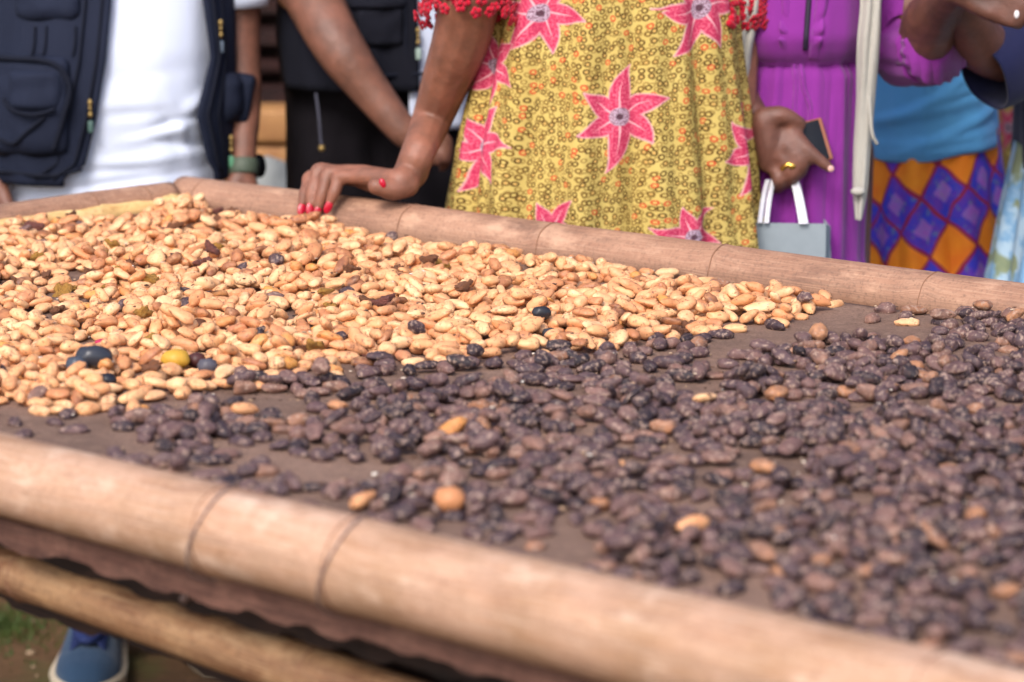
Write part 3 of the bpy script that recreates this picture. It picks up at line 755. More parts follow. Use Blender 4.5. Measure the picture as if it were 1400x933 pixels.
# ------------------------------------------------------------------ people
sk1 = skin_mat('warm_brown_skin', (.22, .095, .06, 1)); sk2 = skin_mat('deep_brown_skin', (.175, .078, .052, 1)); sk3 = skin_mat('dark_brown_skin', (.14, .06, .042, 1))
m_hair = simple('black_hair', srgb(22, 18, 17), .7)
m_nail = simple('red_nail_polish', srgb(176, 10, 42), .25, .5)
def lerp(a, b, t): return a+(b-a)*t
def person(label, cx, Y, Hh, wid, skin, arms, vox=.007, dep=.09, group=None, feet=None):
    """arms: list of joint chains [(point, radius) ...]; extra capsules for hands are in the chains too"""
    root = empty('person', (cx, Y, 0), label, 'person', group)
    bm = Solid(); k = Hh/1.7; lr = min(.085, wid*.58)
    hip = .92*k; sh = 1.40*k
    for s in (-1, 1):
        fx, fy = feet[(s+1)//2] if feet else (cx+s*wid*.5, Y+.02)
        bm.chain([(Vector((cx+s*wid*.5, Y, hip)), lr), (Vector((cx+s*wid*.5, Y-.01, .48*k)), min(.056, lr)), (Vector((fx, fy, .09)), .036)])
        if not feet: bm.cap((fx, fy+.02, .05), (fx+s*.01, fy-.15, .035), .038, .03)
        else: bm.cap((fx, fy+.01, .06), (fx, fy-.08, .045), .03, .024)
        bm.cap((cx+s*wid*.3, Y, sh-.02), (cx+s*(wid+.03), Y, sh-.035), .06, .055)
    for z, r, d in ((hip, .95, 1.05), (1.02*k, .86, 1), (1.12*k, .84, 1), (1.24*k, .92, 1.02), (1.34*k, .95, .98)):
        bm.sph((cx, Y, z), 1, (wid*r, dep*d, .11*k), u=20, v=12)
    bm.cap((cx, Y, sh), (cx, Y-.01, sh+.12*k), .055, .052)
    hz = sh+.205*k; bm.sph((cx, Y-.01, hz), 1, (.077, .095, .112), u=20, v=14); bm.sph((cx, Y-.045, hz-.06), 1, (.055, .055, .052))
    bm.cap((cx, Y-.1, hz+.012), (cx, Y-.117, hz-.022), .010, .015); bm.sph((cx, Y-.098, hz-.058), 1, (.024, .012, .011))
    for s in (-1, 1):
        bm.sph((cx+s*.078, Y, hz-.01), 1, (.01, .02, .03))
    for ch in arms:
        A = crom([tuple(p)+(r,) for p, r in ch], (len(ch)-1)*4+1)
        for a_, b_ in zip(A[:-1], A[1:]): bm.cap(a_[:3], b_[:3], a_[3], b_[3], 12)
    body = obj('body', remeshed(bm, vox, 4), skin, root)
    hb = bmesh.new(); bmesh.ops.create_uvsphere(hb, u_segments=24, v_segments=16, radius=1)
    bmesh.ops.delete(hb, geom=[v for v in hb.verts if v.co.z < -.2 - .0 and v.co.y < .1 or (v.co.y < -.55 and v.co.z < .45) or v.co.z < -.6], context='VERTS')
    bmesh.ops.transform(hb, matrix=Matrix.Translation((cx, Y-.004, hz+.012)) @ Matrix.Diagonal((.088, .106, .122, 1)), verts=hb.verts)
    ho = obj('hair', hb, m_hair, root); md = ho.modifiers.new('t', 'SOLIDIFY'); md.thickness = .012
    for s in (-1, 1):
        e = bmesh.new(); sph(e, (cx+s*.03, Y-.089, hz+.008), .0125, u=12, v=8); obj('eye', e, simple('eye_white', (.7, .68, .65, 1), .2), root)
        e = bmesh.new(); sph(e, (cx+s*.03, Y-.0985, hz+.008), .006, (1, .6, 1), u=10, v=6); obj('iris', e, simple('dark_iris', (.02, .01, .008, 1), .2), root)
    return root

class Loft:
    """garment round a body: rows (z, cx, cy, rx, ry, fold amplitude), front faces -Y"""
    def __init__(s, rows, ex=2.3, nf=9, ph=0.0, wr=None):
        s.rows = sorted([tuple(r) for r in rows]); s.ex = ex; s.nf = nf; s.ph = ph; s.wr = wr
        s.zs = np.array([r[0] for r in s.rows]); s.A = np.array(s.rows)
    def row(s, z):
        return [np.interp(z, s.zs, s.A[:, k]) for k in range(1, 6)]
    def pt(s, th, z, o=0.0):
        cx, cy, rx, ry, am = s.row(z)
        sn, cs = math.sin(th), math.cos(th); q = (abs(sn)**s.ex+abs(cs)**s.ex)**(-1/s.ex)
        x = sn*q; y = cs*q
        f = am*(.55*math.sin(s.nf*th+s.ph+z*2.5)+.3*math.sin(2.3*s.nf*th+1.7*s.ph+z*5)+.35*mnoise.noise(Vector((th*4, z*7, s.ph))))
        if s.wr: f += s.wr(th, z)
        return Vector((cx+(rx+f+o)*x, cy-(ry+f+o)*y, z))
    def phi(s, t):
        t = max(-1, min(1, t)); return math.atan2(t, (1-abs(t)**s.ex)**(1/s.ex))
    def arc(s, z, th, n=48):
        cx, cy, rx, ry, am = s.row(z); a = np.linspace(0, th, n); q = (np.abs(np.sin(a))**s.ex+np.abs(np.cos(a))**s.ex)**(-1/s.ex)
        x = rx*np.sin(a)*q; y = ry*np.cos(a)*q
        return math.copysign(float(np.hypot(np.diff(x), np.diff(y)).sum()), th)
    def at(s, px, py, o=0.0):
        """point of the front surface seen at a photograph point"""
        Y = s.rows[0][2]
        for k in range(6):
            p = P(px, py, Y); cx, cy, rx, ry, am = s.row(p.z); t = max(-1, min(1, (p.x-cx)/rx))
            Y = cy-ry*(1-abs(t)**s.ex)**(1/s.ex)-o
        th = s.phi((p.x-cx)/rx)
        return s.pt(th, p.z, o), th
    def mesh(s, name, m, parent, z0, z1, n=120, nz=60, edges=None, thick=.003, hem=None):
        V = []; F = []; UV = []
        closed = edges is None
        for j in range(nz+1):
            z = z0+(z1-z0)*j/nz
            a, b = (-PI, PI) if closed else edges(z)       # visible from a round the back to b, when open
            cx, cy, rx, ry, am = s.row(z)
            ta = np.linspace(-PI, PI, 241); q_ = (np.abs(np.sin(ta))**s.ex+np.abs(np.cos(ta))**s.ex)**(-1/s.ex)
            al = np.concatenate([[0], np.cumsum(np.hypot(np.diff(rx*np.sin(ta)*q_), np.diff(ry*np.cos(ta)*q_)))]); al -= al[120]
            for i in range(n + (0 if closed else 1)):
                if closed: th = -PI+2*PI*i/n
                else: th = b+(2*PI-(b-a))*i/n
                zz = z+(hem(th)*(1-j/nz) if hem else 0)
                V.append(s.pt(th, zz)); thw = th if th <= PI else th-2*PI
                UV.append((float(np.interp(thw, ta, al)), zz))
        w_ = n if closed else n+1
        for j in range(nz):
            for i in range(n):
                F.append((j*w_+i, j*w_+(i+1) % w_, (j+1)*w_+(i+1) % w_, (j+1)*w_+i))
        o = pyd(name, V, F, m, parent, True, UV)
        if thick:
            md = o.modifiers.new('t', 'SOLIDIFY'); md.thickness = thick; md.offset = 1
        return o
def rows_px(L):
    """(py, pxL, pxR, Y, ry, fold) -> loft rows"""
    out = []
    for (py, l, r, Y, ry, am) in L:
        a = P(l, py, Y); b = P(r, py, Y); out.append((a.z, (a.x+b.x)/2, Y, (b.x-a.x)/2, ry, am))
    return out

# ---------------- the woman in the yellow dress
def railY(px): 
    lo, hi = 2.5, 4.6
    for _ in range(40):
        mid = (lo+hi)/2; x = P(px, 300, mid).x; s = (Vector((x, mid, 0))-Vector((far_a.x, far_a.y, 0))).dot(nrm)
        if s > 0: hi = mid
        else: lo = mid
    return lo
def dress_material():
    M = NT('yellow_print'); uv = M.tc.outputs['UV']
    base = M.mix(M.noise(uv, 12, 3), srgb(204, 182, 108), srgb(178, 152, 80))
    wob = M.new('VectorMath', operation='ADD'); nz = M.new('TexNoise'); nz.inputs['Scale'].default_value = 60; M.l(uv, nz.inputs[0])
    sc = M.new('VectorMath', operation='SCALE'); M.l(nz.outputs[1], sc.inputs[0]); sc.inputs[3].default_value = .002; 
    nz2 = M.new('TexNoise'); nz2.inputs['Scale'].default_value = 9; M.l(uv, nz2.inputs[0]); s2 = M.new('VectorMath', operation='SCALE'); M.l(nz2.outputs[1], s2.inputs[0]); s2.inputs[3].default_value = .022
    a2 = M.new('VectorMath', operation='ADD'); M.l(uv, a2.inputs[0]); M.l(s2.outputs[0], a2.inputs[1]); s3 = M.new('VectorMath', operation='SUBTRACT'); M.l(a2.outputs[0], s3.inputs[0]); s3.inputs[1].default_value = (.011, .011, .011)
    M.l(s3.outputs[0], wob.inputs[0]); M.l(sc.outputs[0], wob.inputs[1])
    vo = M.new('TexVoronoi', voronoi_dimensions='2D', feature='F1'); M.l(wob.outputs[0], vo.inputs['Vector']); vo.inputs['Scale'].default_value = 99; vo.inputs['Randomness'].default_value = .72
    d = vo.outputs['Distance']
    ring = M.ramp(d, [(.16, 0), (.21, 1), (.35, 1), (.41, 0)])
    sep = M.new('SeparateColor'); M.l(vo.outputs['Color'], sep.inputs[0])
    rc = M.ramp(sep.outputs[0], [(0, srgb(84, 58, 22)), (.45, srgb(104, 74, 30)), (.78, srgb(112, 82, 34)), (.87, srgb(190, 76, 44))], 'CONSTANT')
    off2 = M.map(wob.outputs[0], (1, 1, 1), (0, 0, .6), (.37, .21, 0)); vo2 = M.new('TexVoronoi', voronoi_dimensions='2D', feature='F1'); M.l(off2, vo2.inputs['Vector']); vo2.inputs['Scale'].default_value = 112; vo2.inputs['Randomness'].default_value = .8
    k = M.mix(M.math('MULTIPLY', M.math('MULTIPLY', M.ramp(vo2.outputs['Distance'], [(.18, 0), (.23, 1), (.33, 1), (.39, 0)]), M.ramp(d, [(.38, 0), (.42, .85)])), 1.0), base, srgb(116, 88, 40))
    k = M.mix(ring, k, rc)
    ctr = M.ramp(d, [(.08, 1), (.12, 0)]); k = M.mix(M.math('MULTIPLY', ctr, M.ramp(sep.outputs[1], [(.5, 0), (.52, .6)])), k, srgb(206, 120, 60))
    # large star flowers: (u, v, radius, turn)
    g = bpy.data.node_groups.new('star_flower', 'ShaderNodeTree')
    g.interface.new_socket('V', in_out='INPUT', socket_type='NodeSocketVector'); g.interface.new_socket('C', in_out='INPUT', socket_type='NodeSocketVector')
    g.interface.new_socket('R', in_out='INPUT', socket_type='NodeSocketFloat'); g.interface.new_socket('T', in_out='INPUT', socket_type='NodeSocketFloat')
    for s in ('Petal', 'Line', 'Eye'): g.interface.new_socket(s, in_out='OUTPUT', socket_type='NodeSocketFloat')
    gi = g.nodes.new('NodeGroupInput'); go = g.nodes.new('NodeGroupOutput')
    class G: pass
    def mth(op, a, b=0.0, c=0.0):
        n = g.nodes.new('ShaderNodeMath'); n.operation = op
        for i, v in enumerate((a, b, c)):
            if isinstance(v, (int, float)): n.inputs[i].default_value = v
            else: g.links.new(v, n.inputs[i])
        return n.outputs[0]
    sb = g.nodes.new('ShaderNodeVectorMath'); sb.operation = 'SUBTRACT'; g.links.new(gi.outputs['V'], sb.inputs[0]); g.links.new(gi.outputs['C'], sb.inputs[1])
    sx = g.nodes.new('ShaderNodeSeparateXYZ'); g.links.new(sb.outputs[0], sx.inputs[0])
    r = mth('DIVIDE', mth('SQRT', mth('ADD', mth('MULTIPLY', sx.outputs[0], sx.outputs[0]), mth('MULTIPLY', sx.outputs[1], sx.outputs[1]))), gi.outputs['R'])
    an = mth('ADD', mth('ARCTAN2', sx.outputs[1], sx.outputs[0]), gi.outputs['T'])
    an = mth('ADD', an, mth('MULTIPLY', mth('MULTIPLY', r, r), .22))          # tips sweep sideways
    sector = 2*PI/6
    a = mth('SUBTRACT', mth('FLOORED_MODULO', an, sector), sector/2)
    idx = mth('FLOOR', mth('DIVIDE', an, sector))
    ln = mth('ADD', 1.0, mth('MULTIPLY', mth('SINE', mth('MULTIPLY', idx, 2.4)), .12))
    u = mth('DIVIDE', mth('MULTIPLY', r, mth('COSINE', a)), ln); w_ = mth('ABSOLUTE', mth('MULTIPLY', r, mth('SINE', a)))
    u1 = mth('MINIMUM', mth('MAXIMUM', u, 0), 1)
    sh_ = mth('MULTIPLY', mth('POWER', mth('SINE', mth('MULTIPLY', PI, mth('POWER', u1, .72))), 1.1), .225)
    dist = mth('SUBTRACT', sh_, w_)
    g.links.new(mth('MULTIPLY', mth('GREATER_THAN', dist, 0.0), mth('LESS_THAN', u, 1.0)), go.inputs['Petal'])
    edge = mth('MULTIPLY', mth('LESS_THAN', mth('ABSOLUTE', mth('SUBTRACT', dist, .004)), .02), mth('LESS_THAN', u, .99))
    vein = mth('MULTIPLY', mth('LESS_THAN', w_, mth('MULTIPLY', mth('SUBTRACT', .72, u), .045)), 1.6)
    g.links.new(mth('MAXIMUM', edge, vein), go.inputs['Line'])
    g.links.new(mth('SUBTRACT', 1.0, mth('MULTIPLY', r, 4.6)), go.inputs['Eye'])
    pink = M.mix(M.ramp(M.noise(uv, 330, 2), [(.45, 0), (.6, 1)]), srgb(182, 44, 80), srgb(214, 104, 126))
    vn = M.ramp(M.noise(uv, 60, 2), [(.4, 0), (.7, .6)]); pink = M.mix(vn, pink, srgb(172, 40, 78))
    for (fu, fv, R, T) in FL:
        gn = M.n.new('ShaderNodeGroup'); gn.node_tree = g
        M.l(wob.outputs[0], gn.inputs[0]); gn.inputs[1].default_value = (fu+.001, fv+.001, 0); gn.inputs[2].default_value = R; gn.inputs[3].default_value = T
        k = M.mix(gn.outputs['Petal'], k, pink)
        k = M.mix(M.math('MULTIPLY', gn.outputs['Line'], .42), k, srgb(232, 188, 190))
        eye = M.math('MINIMUM', M.math('MAXIMUM', gn.outputs['Eye'], 0.0), 1.0)
        ec = M.mix(M.ramp(M.noise(uv, 520, 2), [(.4, 0), (.6, 1)]), srgb(196, 180, 196), srgb(84, 50, 70))
        k = M.mix(M.ramp(eye, [(.0, 0), (.12, .9)]), k, ec)
        k = M.mix(M.ramp(eye, [(.6, 0), (.75, .9)]), k, srgb(70, 34, 48))
    M.l(k, M.b.inputs['Base Color']); M.b.inputs['Roughness'].default_value = .8; M.b.inputs['Specular IOR Level'].default_value = .2
    M.bump(M.math('ADD', M.noise(M.map(uv, (1, .22, 1)), 38, 3), M.math('MULTIPLY', M.noise(uv, 1400, 1), .15)), .5, .008)
    return M.m
YL = 3.87
lady_rows = rows_px([(-420, 700, 985, YL, .125, .002), (-180, 700, 985, YL, .12, .002), (-60, 690, 990, YL, .12, .003), (0, 676, 1000, YL, .122, .008), (100, 655, 1008, YL, .126, .012), (200, 632, 1020, YL, .128, .016), (290, 619, 1026, YL, .130, .019), (420, 605, 1040, YL, .14, .012), (640, 590, 1055, YL, .15, .018), (880, 570, 1070, YL, .17, .022)])
LD = Loft(lady_rows, 2.5, 11, .8)
def uvof(px, py):
    p, th = LD.at(px, py)
    return LD.arc(p.z, th), p.z
FL = []
for (px, py, R, T) in ((846, 160, .068, -.05), (738, 18, .064, .45), (958, 14, .066, .3), (655, 205, .060, .2), (943, 326, .052, .52), (752, 318, .050, .35), (1015, 200, .06, .1), (672, 95, .055, .7)):
    u, v = uvof(px, py); FL.append((u, v, R, T))
def lady():
    cx = LD.row(1.0)[0]
    el = P(652, -70, 3.76); wr = P(560, 238, railY(560)+.045); sh = Vector((cx-.165, YL+.02, 1.36))
    arm = [(sh, .05), (el, .041), (P(634, 40, 3.79), .0395), (P(612, 105, 3.83), .034), (P(590, 165, 3.86), .0275), (P(572, 208, railY(572)+.035), .0235), (P(562, 236, railY(560)+.03), .0235)]
    # left-hand side of the picture: palm, thumb and four fingers over the rail
    r_ = railY
    heel = P(556, 252, r_(556)-.0)
    mcp = [P(500, 241, r_(500)-.022), P(490, 237, r_(490)-.005), P(480, 237, r_(480)+.012), P(470, 241, r_(470)+.028)]
    pip = [P(464, 243, r_(464)-.035), P(449, 238, r_(449)-.026), P(436, 233, r_(436)-.02), P(425, 243, r_(425)-.01)]
    dip = [P(457, 263, r_(457)-.050), P(441, 265, r_(441)-.048), P(427, 260, r_(427)-.045), P(417, 264, r_(417)-.040)]
    tip = [P(451, 277, r_(451)-.056), P(435, 285, r_(435)-.056), P(424, 280, r_(424)-.054), P(413, 281, r_(413)-.050)]
    hand = []
    wr0 = arm[-1][0]
    for i in range(4):
        base = P(548, 247+i*1.5, r_(548)-.012+i*.014)
        hand.append([(wr0, .022), (base, .0175), (base.lerp(mcp[i], .55), .0138), (mcp[i], .0125), (mcp[i].lerp(pip[i], .5), .0098), (pip[i], .0108), (pip[i].lerp(dip[i], .5), .0088), (dip[i], .0088), (tip[i], .0066)])
    hand.append([(heel, .018), (P(538, 258, r_(538)-.028), .0165), (P(524, 256, r_(524)-.046), .0135), (P(514, 255, r_(514)-.058), .0115)])
    hand.append([(heel, .018), (P(535, 257, r_(535)+.01), .015), (P(510, 252, r_(510)+.012), .0125), (P(492, 248, r_(492)+.016), .010)])
    arm2 = [(Vector((cx+.165, YL+.03, 1.36)), .047), (P(1000, -20, YL+.05), .037), (P(1007, 60, YL+.04), .031), (P(1009, 180, YL+.02), .0245), (P(1010, 330, YL-.0), .0195), (P(1008, 400, YL-.0), .018)]
    h2 = arm2[-1][0]
    for i in range(4): hand.append([(h2, .018), (h2+Vector((-.012+.008*i, -.01, -.08)), .010), (h2+Vector((-.02+.011*i, -.02, -.16+.01*abs(i-1.4))), .0065)])
    hand.append([(h2, .016), (h2+Vector((-.03, -.03, -.05)), .010), (h2+Vector((-.034, -.045, -.085)), .008)])
    root = person('woman in yellow dress with pink star flowers, red nailed hand resting on the bamboo rail', cx, YL, 1.66, .135, sk1, [arm, arm2]+hand, .0027, .09)
    LD.mesh('dress', dress_material(), root, .25, 1.40, 220, 150)
    # nails
    def nail(i_tip, i_dip, w_=.0056, ln=.0085, out=Vector((0, -1, .25)), ex=.006):
        d = (i_tip-i_dip).normalized(); n = (out-d*out.dot(d)).normalized(); s = d.cross(n).normalized()
        bm = bmesh.new(); R = Matrix((s, d, n)).transposed().to_4x4()
        c = i_tip+d*ex+n*.0048
        bmesh.ops.create_uvsphere(bm, u_segments=14, v_segments=8, radius=1, matrix=Matrix.Translation(c) @ R @ Matrix.Diagonal((w_, ln, .0019, 1)))
        obj('fingernail', bm, m_nail, root)
    for i in range(4): nail(tip[i], dip[i], .0056, .0100, Vector((.15, -1, .15)))
    tb = bmesh.new(); sph(tb, P(523, 251, r_(520)-.0605), 1, (.0046, .0034, .0072), Matrix.Rotation(-.35, 4, 'Y')); obj('fingernail', tb, m_nail, root)
    # crochet lace sleeves: short tube plus many little scallops
    ml = cloth_mat('red_crochet_lace', srgb(196, 10, 46), srgb(150, 6, 32), 60, 700, .5)
    for (a, b, r0, r1) in ((sh+Vector((0, -.01, .04)), P(640, 4, 3.79), .062, .052), (arm2[0][0]+Vector((0, 0, .04)), P(1010, 8, YL+.04), .055, .036)):
        pts = crom([tuple(a), tuple(a.lerp(b, .5)), tuple(b)], 14)
        so = tube('lace_sleeve', [tuple(p) for p in pts], [r0+(r1-r0)*i/13 for i in range(14)], ml, root, 28, lambda s, th: 1+.06*math.sin(th*9+s*60))
        d = (b-a).normalized(); e1 = d.orthogonal().normalized(); e2 = d.cross(e1); acc = []
        for row in range(5):
            for k in range(20):
                th = 2*PI*(k+.5*(row % 2))/20+random.uniform(-.08, .08); rr = r1*(1.04+.06*row)+random.uniform(-.003, .004)
                c = b+d*(-.018+.0105*row+random.uniform(-.003, .003))+(e1*math.cos(th)+e2*math.sin(th))*rr
                o_ = (e1*math.cos(th)+e2*math.sin(th)+d*.4).normalized(); R = o_.to_track_quat('Z', 'Y').to_matrix().to_4x4()
                q = .0075
                for pz in range(5):
                    t2 = 2*PI*pz/5+k
                    M_ = Matrix.Translation(c) @ R @ Matrix.Translation((math.cos(t2)*q*.6, math.sin(t2)*q*.6, random.uniform(-.001, .002))) @ Matrix.Diagonal((q*.62, q*.62, q*.16, 1))
                    acc.append(M_)
        t = bmesh.new(); bmesh.ops.create_icosphere(t, subdivisions=1, radius=1); TV = [v.co.copy() for v in t.verts]; TF = [[v.index for v in f.verts] for f in t.faces]; t.free()
        tag(pyd('lace_scallops', [M_ @ v for M_ in acc for v in TV], [tuple(k+12*i for k in f) for i in range(len(acc)) for f in TF], ml, so), kind='stuff')
    # frill where the sleeve meets the dress front
    for (px0, py0, px1, py1) in ((664, -6, 678, 34), (992, 34, 1010, -6)):
        bm = bmesh.new()
        for k in range(46):
            t = random.random(); p, th = LD.at(lerp(px0, px1, t)+random.uniform(-7, 7), lerp(py0, py1, t)+random.uniform(-4, 4), .006)
            bmesh.ops.create_icosphere(bm, subdivisions=1, radius=1, matrix=Matrix.Translation(p) @ Matrix.Diagonal((.0055, .004, .0055, 1)))
        tag(obj('lace_frill', bm, ml, root), kind='stuff')
lady()

# ---------------- garments shared by the two men in vests
m_white = cloth_mat('white_cotton', srgb(214, 222, 240), srgb(202, 211, 232), 6, 1100, .2, .85, .2)
m_navy = cloth_mat('navy_canvas', srgb(29, 35, 54), srgb(20, 25, 41), 8, 900, .4, .8, 0)
m_navy2 = cloth_mat('navy_piping', srgb(20, 24, 38), srgb(15, 17, 28), 8, 900, .2, .9, 0)
m_black = cloth_mat('black_trouser', srgb(18, 13, 19), srgb(12, 9, 14), 8, 900, .3, .9, 0)
m_brass = simple('brass', srgb(160, 134, 82), .45, .5, .7)
def trousers(root, cx, Y, wid, m, k=1.0, top=.98, feet=None):
    bm = Solid()
    for s in (-1, 1): bm.chain([(Vector((cx+s*wid*.52, Y, .9*k)), wid*.62), (Vector((cx+s*wid*.52, Y-.012, .5*k)), .078), (Vector(tuple(feet[(s+1)//2])+(.13,)) if feet else Vector((cx+s*wid*.52, Y+.015, .12)), .066)])
    for z in (.88, .95, top): bm.sph((cx, Y, z*k), 1, (wid*1.08, .115, .08), u=20, v=12)
    me = remeshed(bm, .009, 6)
    for v in me.vertices: v.co += v.normal*(.006*mnoise.noise(v.co*11)+.003*mnoise.noise(v.co*27))
    return obj('trousers', me, m, root)
def zip_pull(root, L, px, py, tagc=None):
    p, th = L.at(px, py, .010); bm = bmesh.new()
    for (dz, w_, h_) in ((0.0, .0036, .0055), (-.009, .0024, .0055), (-.018, .0036, .0045)):
        sph(bm, p+Vector((0, 0, dz)), 1, (w_, .0025, h_), u=10, v=7)
    o = obj('zip_pull', bm, m_brass, root)
    if tagc:
        obj('zip_tag', box_bm(p+Vector((.0, 0, -.036)), (.008, .004, .018), None, .0018), simple('zip_tag_rubber', tagc, .5), root)
def pocket(root, L, px0, py0, px1, py1, thick, m, flap=None, name='pocket', rnd=.2, parent=None):
    """box following the vest surface between two photograph corners"""
    n, q = 18, 18; V = []; F = []; UV = []
    for j in range(q+1):
        for i in range(n+1):
            a, b = i/n, j/q; x = lerp(px0, px1, a); y = lerp(py0, py1, b)
            ea = min(a, 1-a)/rnd; eb = min(b, 1-b)/rnd; e = min(1, ea)*min(1, eb); e = math.sin(min(1, e)*PI/2)**.6
            # rounded corners
            if ea < 1 and eb < 1:
                k = math.hypot(1-ea, 1-eb)
                if k > 1:
                    x = lerp(x, (px0+px1)/2, (k-1)*.35); y = lerp(y, (py0+py1)/2, (k-1)*.35); e = 0
            p, th = L.at(x, y, .001+thick*e+.0035*e*mnoise.noise(Vector((x*.045, y*.045, px0))))
            V.append(p); UV.append((a, b))
    for j in range(q):
        for i in range(n): F.append((j*(n+1)+i, (j+1)*(n+1)+i, (j+1)*(n+1)+i+1, j*(n+1)+i+1))
    o = pyd(name, V, F, m, parent or root, True, UV); md = o.modifiers.new('t', 'SOLIDIFY'); md.thickness = .003; md.offset = -1
    return o
def piping(root, L, pl, r, m, name='piping', off_=.012, par=None):
    pts = [L.at(x, y, off_)[0] for x, y in crom(pl, 60)]
    return tube(name, pts, r, m, par or root, 8)

def shoe(root, toe, heel, m_up, m_sole, wid=.052):
    d = Vector((heel.x-toe.x, heel.y-toe.y, 0)); L = d.length; d.normalize(); s = Vector((-d.y, d.x, 0))
    def row(t):  # half width along the foot, top height
        w_ = wid*(math.sin(min(1, t*3.2+.12)*PI/2)**.7)*(1-.18*max(0, min(1, (t-.35)/.4)))*(1-.6*max(0, (t-.93)/.07)**2)
        h = .045+.02*min(1, t*4) + .035*max(0, min(1, (t-.3)/.5))
        if t > .9: h *= 1
        return w_, h
    V = []; F = []; N, K = 34, 18
    for i in range(N+1):
        t = i/N; w_, h = row(t); h *= (math.sin(min(1, t*7+.12)*PI/2))**.6
        for k in range(K):
            a = PI*k/(K-1); x = math.cos(a)*w_*(1+.04*math.sin(a*2)); z = .016+(h-.016)*math.sin(a)**.75
            V.append(Vector((toe.x, toe.y, 0))+d*(t*L)+s*x+Vector((0, 0, z)))
    for i in range(N):
        for k in range(K-1): F.append((i*K+k, i*K+k+1, (i+1)*K+k+1, (i+1)*K+k))
    F.append(tuple(range(K))); F.append(tuple(N*K+k for k in range(K-1, -1, -1)))
    sh = pyd('shoe', V, F, m_up, root)
    V = []; F = []; N = 48
    out = []
    for i in range(N):
        t = i/(N-1); out.append((t*L*1.02-.008, row(min(.999, max(t, .005)))[0]+.006))
    ring = [(a, b) for a, b in out]+[(a, -b) for a, b in reversed(out)]; n = len(ring)
    for z, e in ((0.002, .0), (.022, .002), (.026, -.003)):
        for a, b in ring: V.append(Vector((toe.x, toe.y, z))+d*a+s*(b+math.copysign(e, b)))
    for j in range(2):
        for i in range(n): F.append((j*n+i, j*n+(i+1) % n, (j+1)*n+(i+1) % n, (j+1)*n+i))
    F.append(tuple(range(n-1, -1, -1))); F.append(tuple(2*n+i for i in range(n)))
    pyd('shoe_sole', V, F, m_sole, sh)
    ml = simple('navy_lace', srgb(30, 44, 92), .8); T0 = Vector((toe.x, toe.y, 0))
    tg = bmesh.new(); sph(tg, T0+d*(L*.44)+Vector((0, 0, .076)), 1, (.024, .06, .013), (d.to_track_quat('Y', 'Z')).to_matrix().to_4x4()); obj('shoe_tongue', tg, ml, sh)
    for k in range(5):
        t = .30+.055*k; w_, h = row(t); q = []
        for u in np.linspace(-1, 1, 9): q.append(T0+d*(t*L+.006*math.cos(u*3))+s*(u*.028)+Vector((0, 0, h+.010-.016*u*u)))
        tube('shoe_lace', q, .0034, ml, sh, 7)

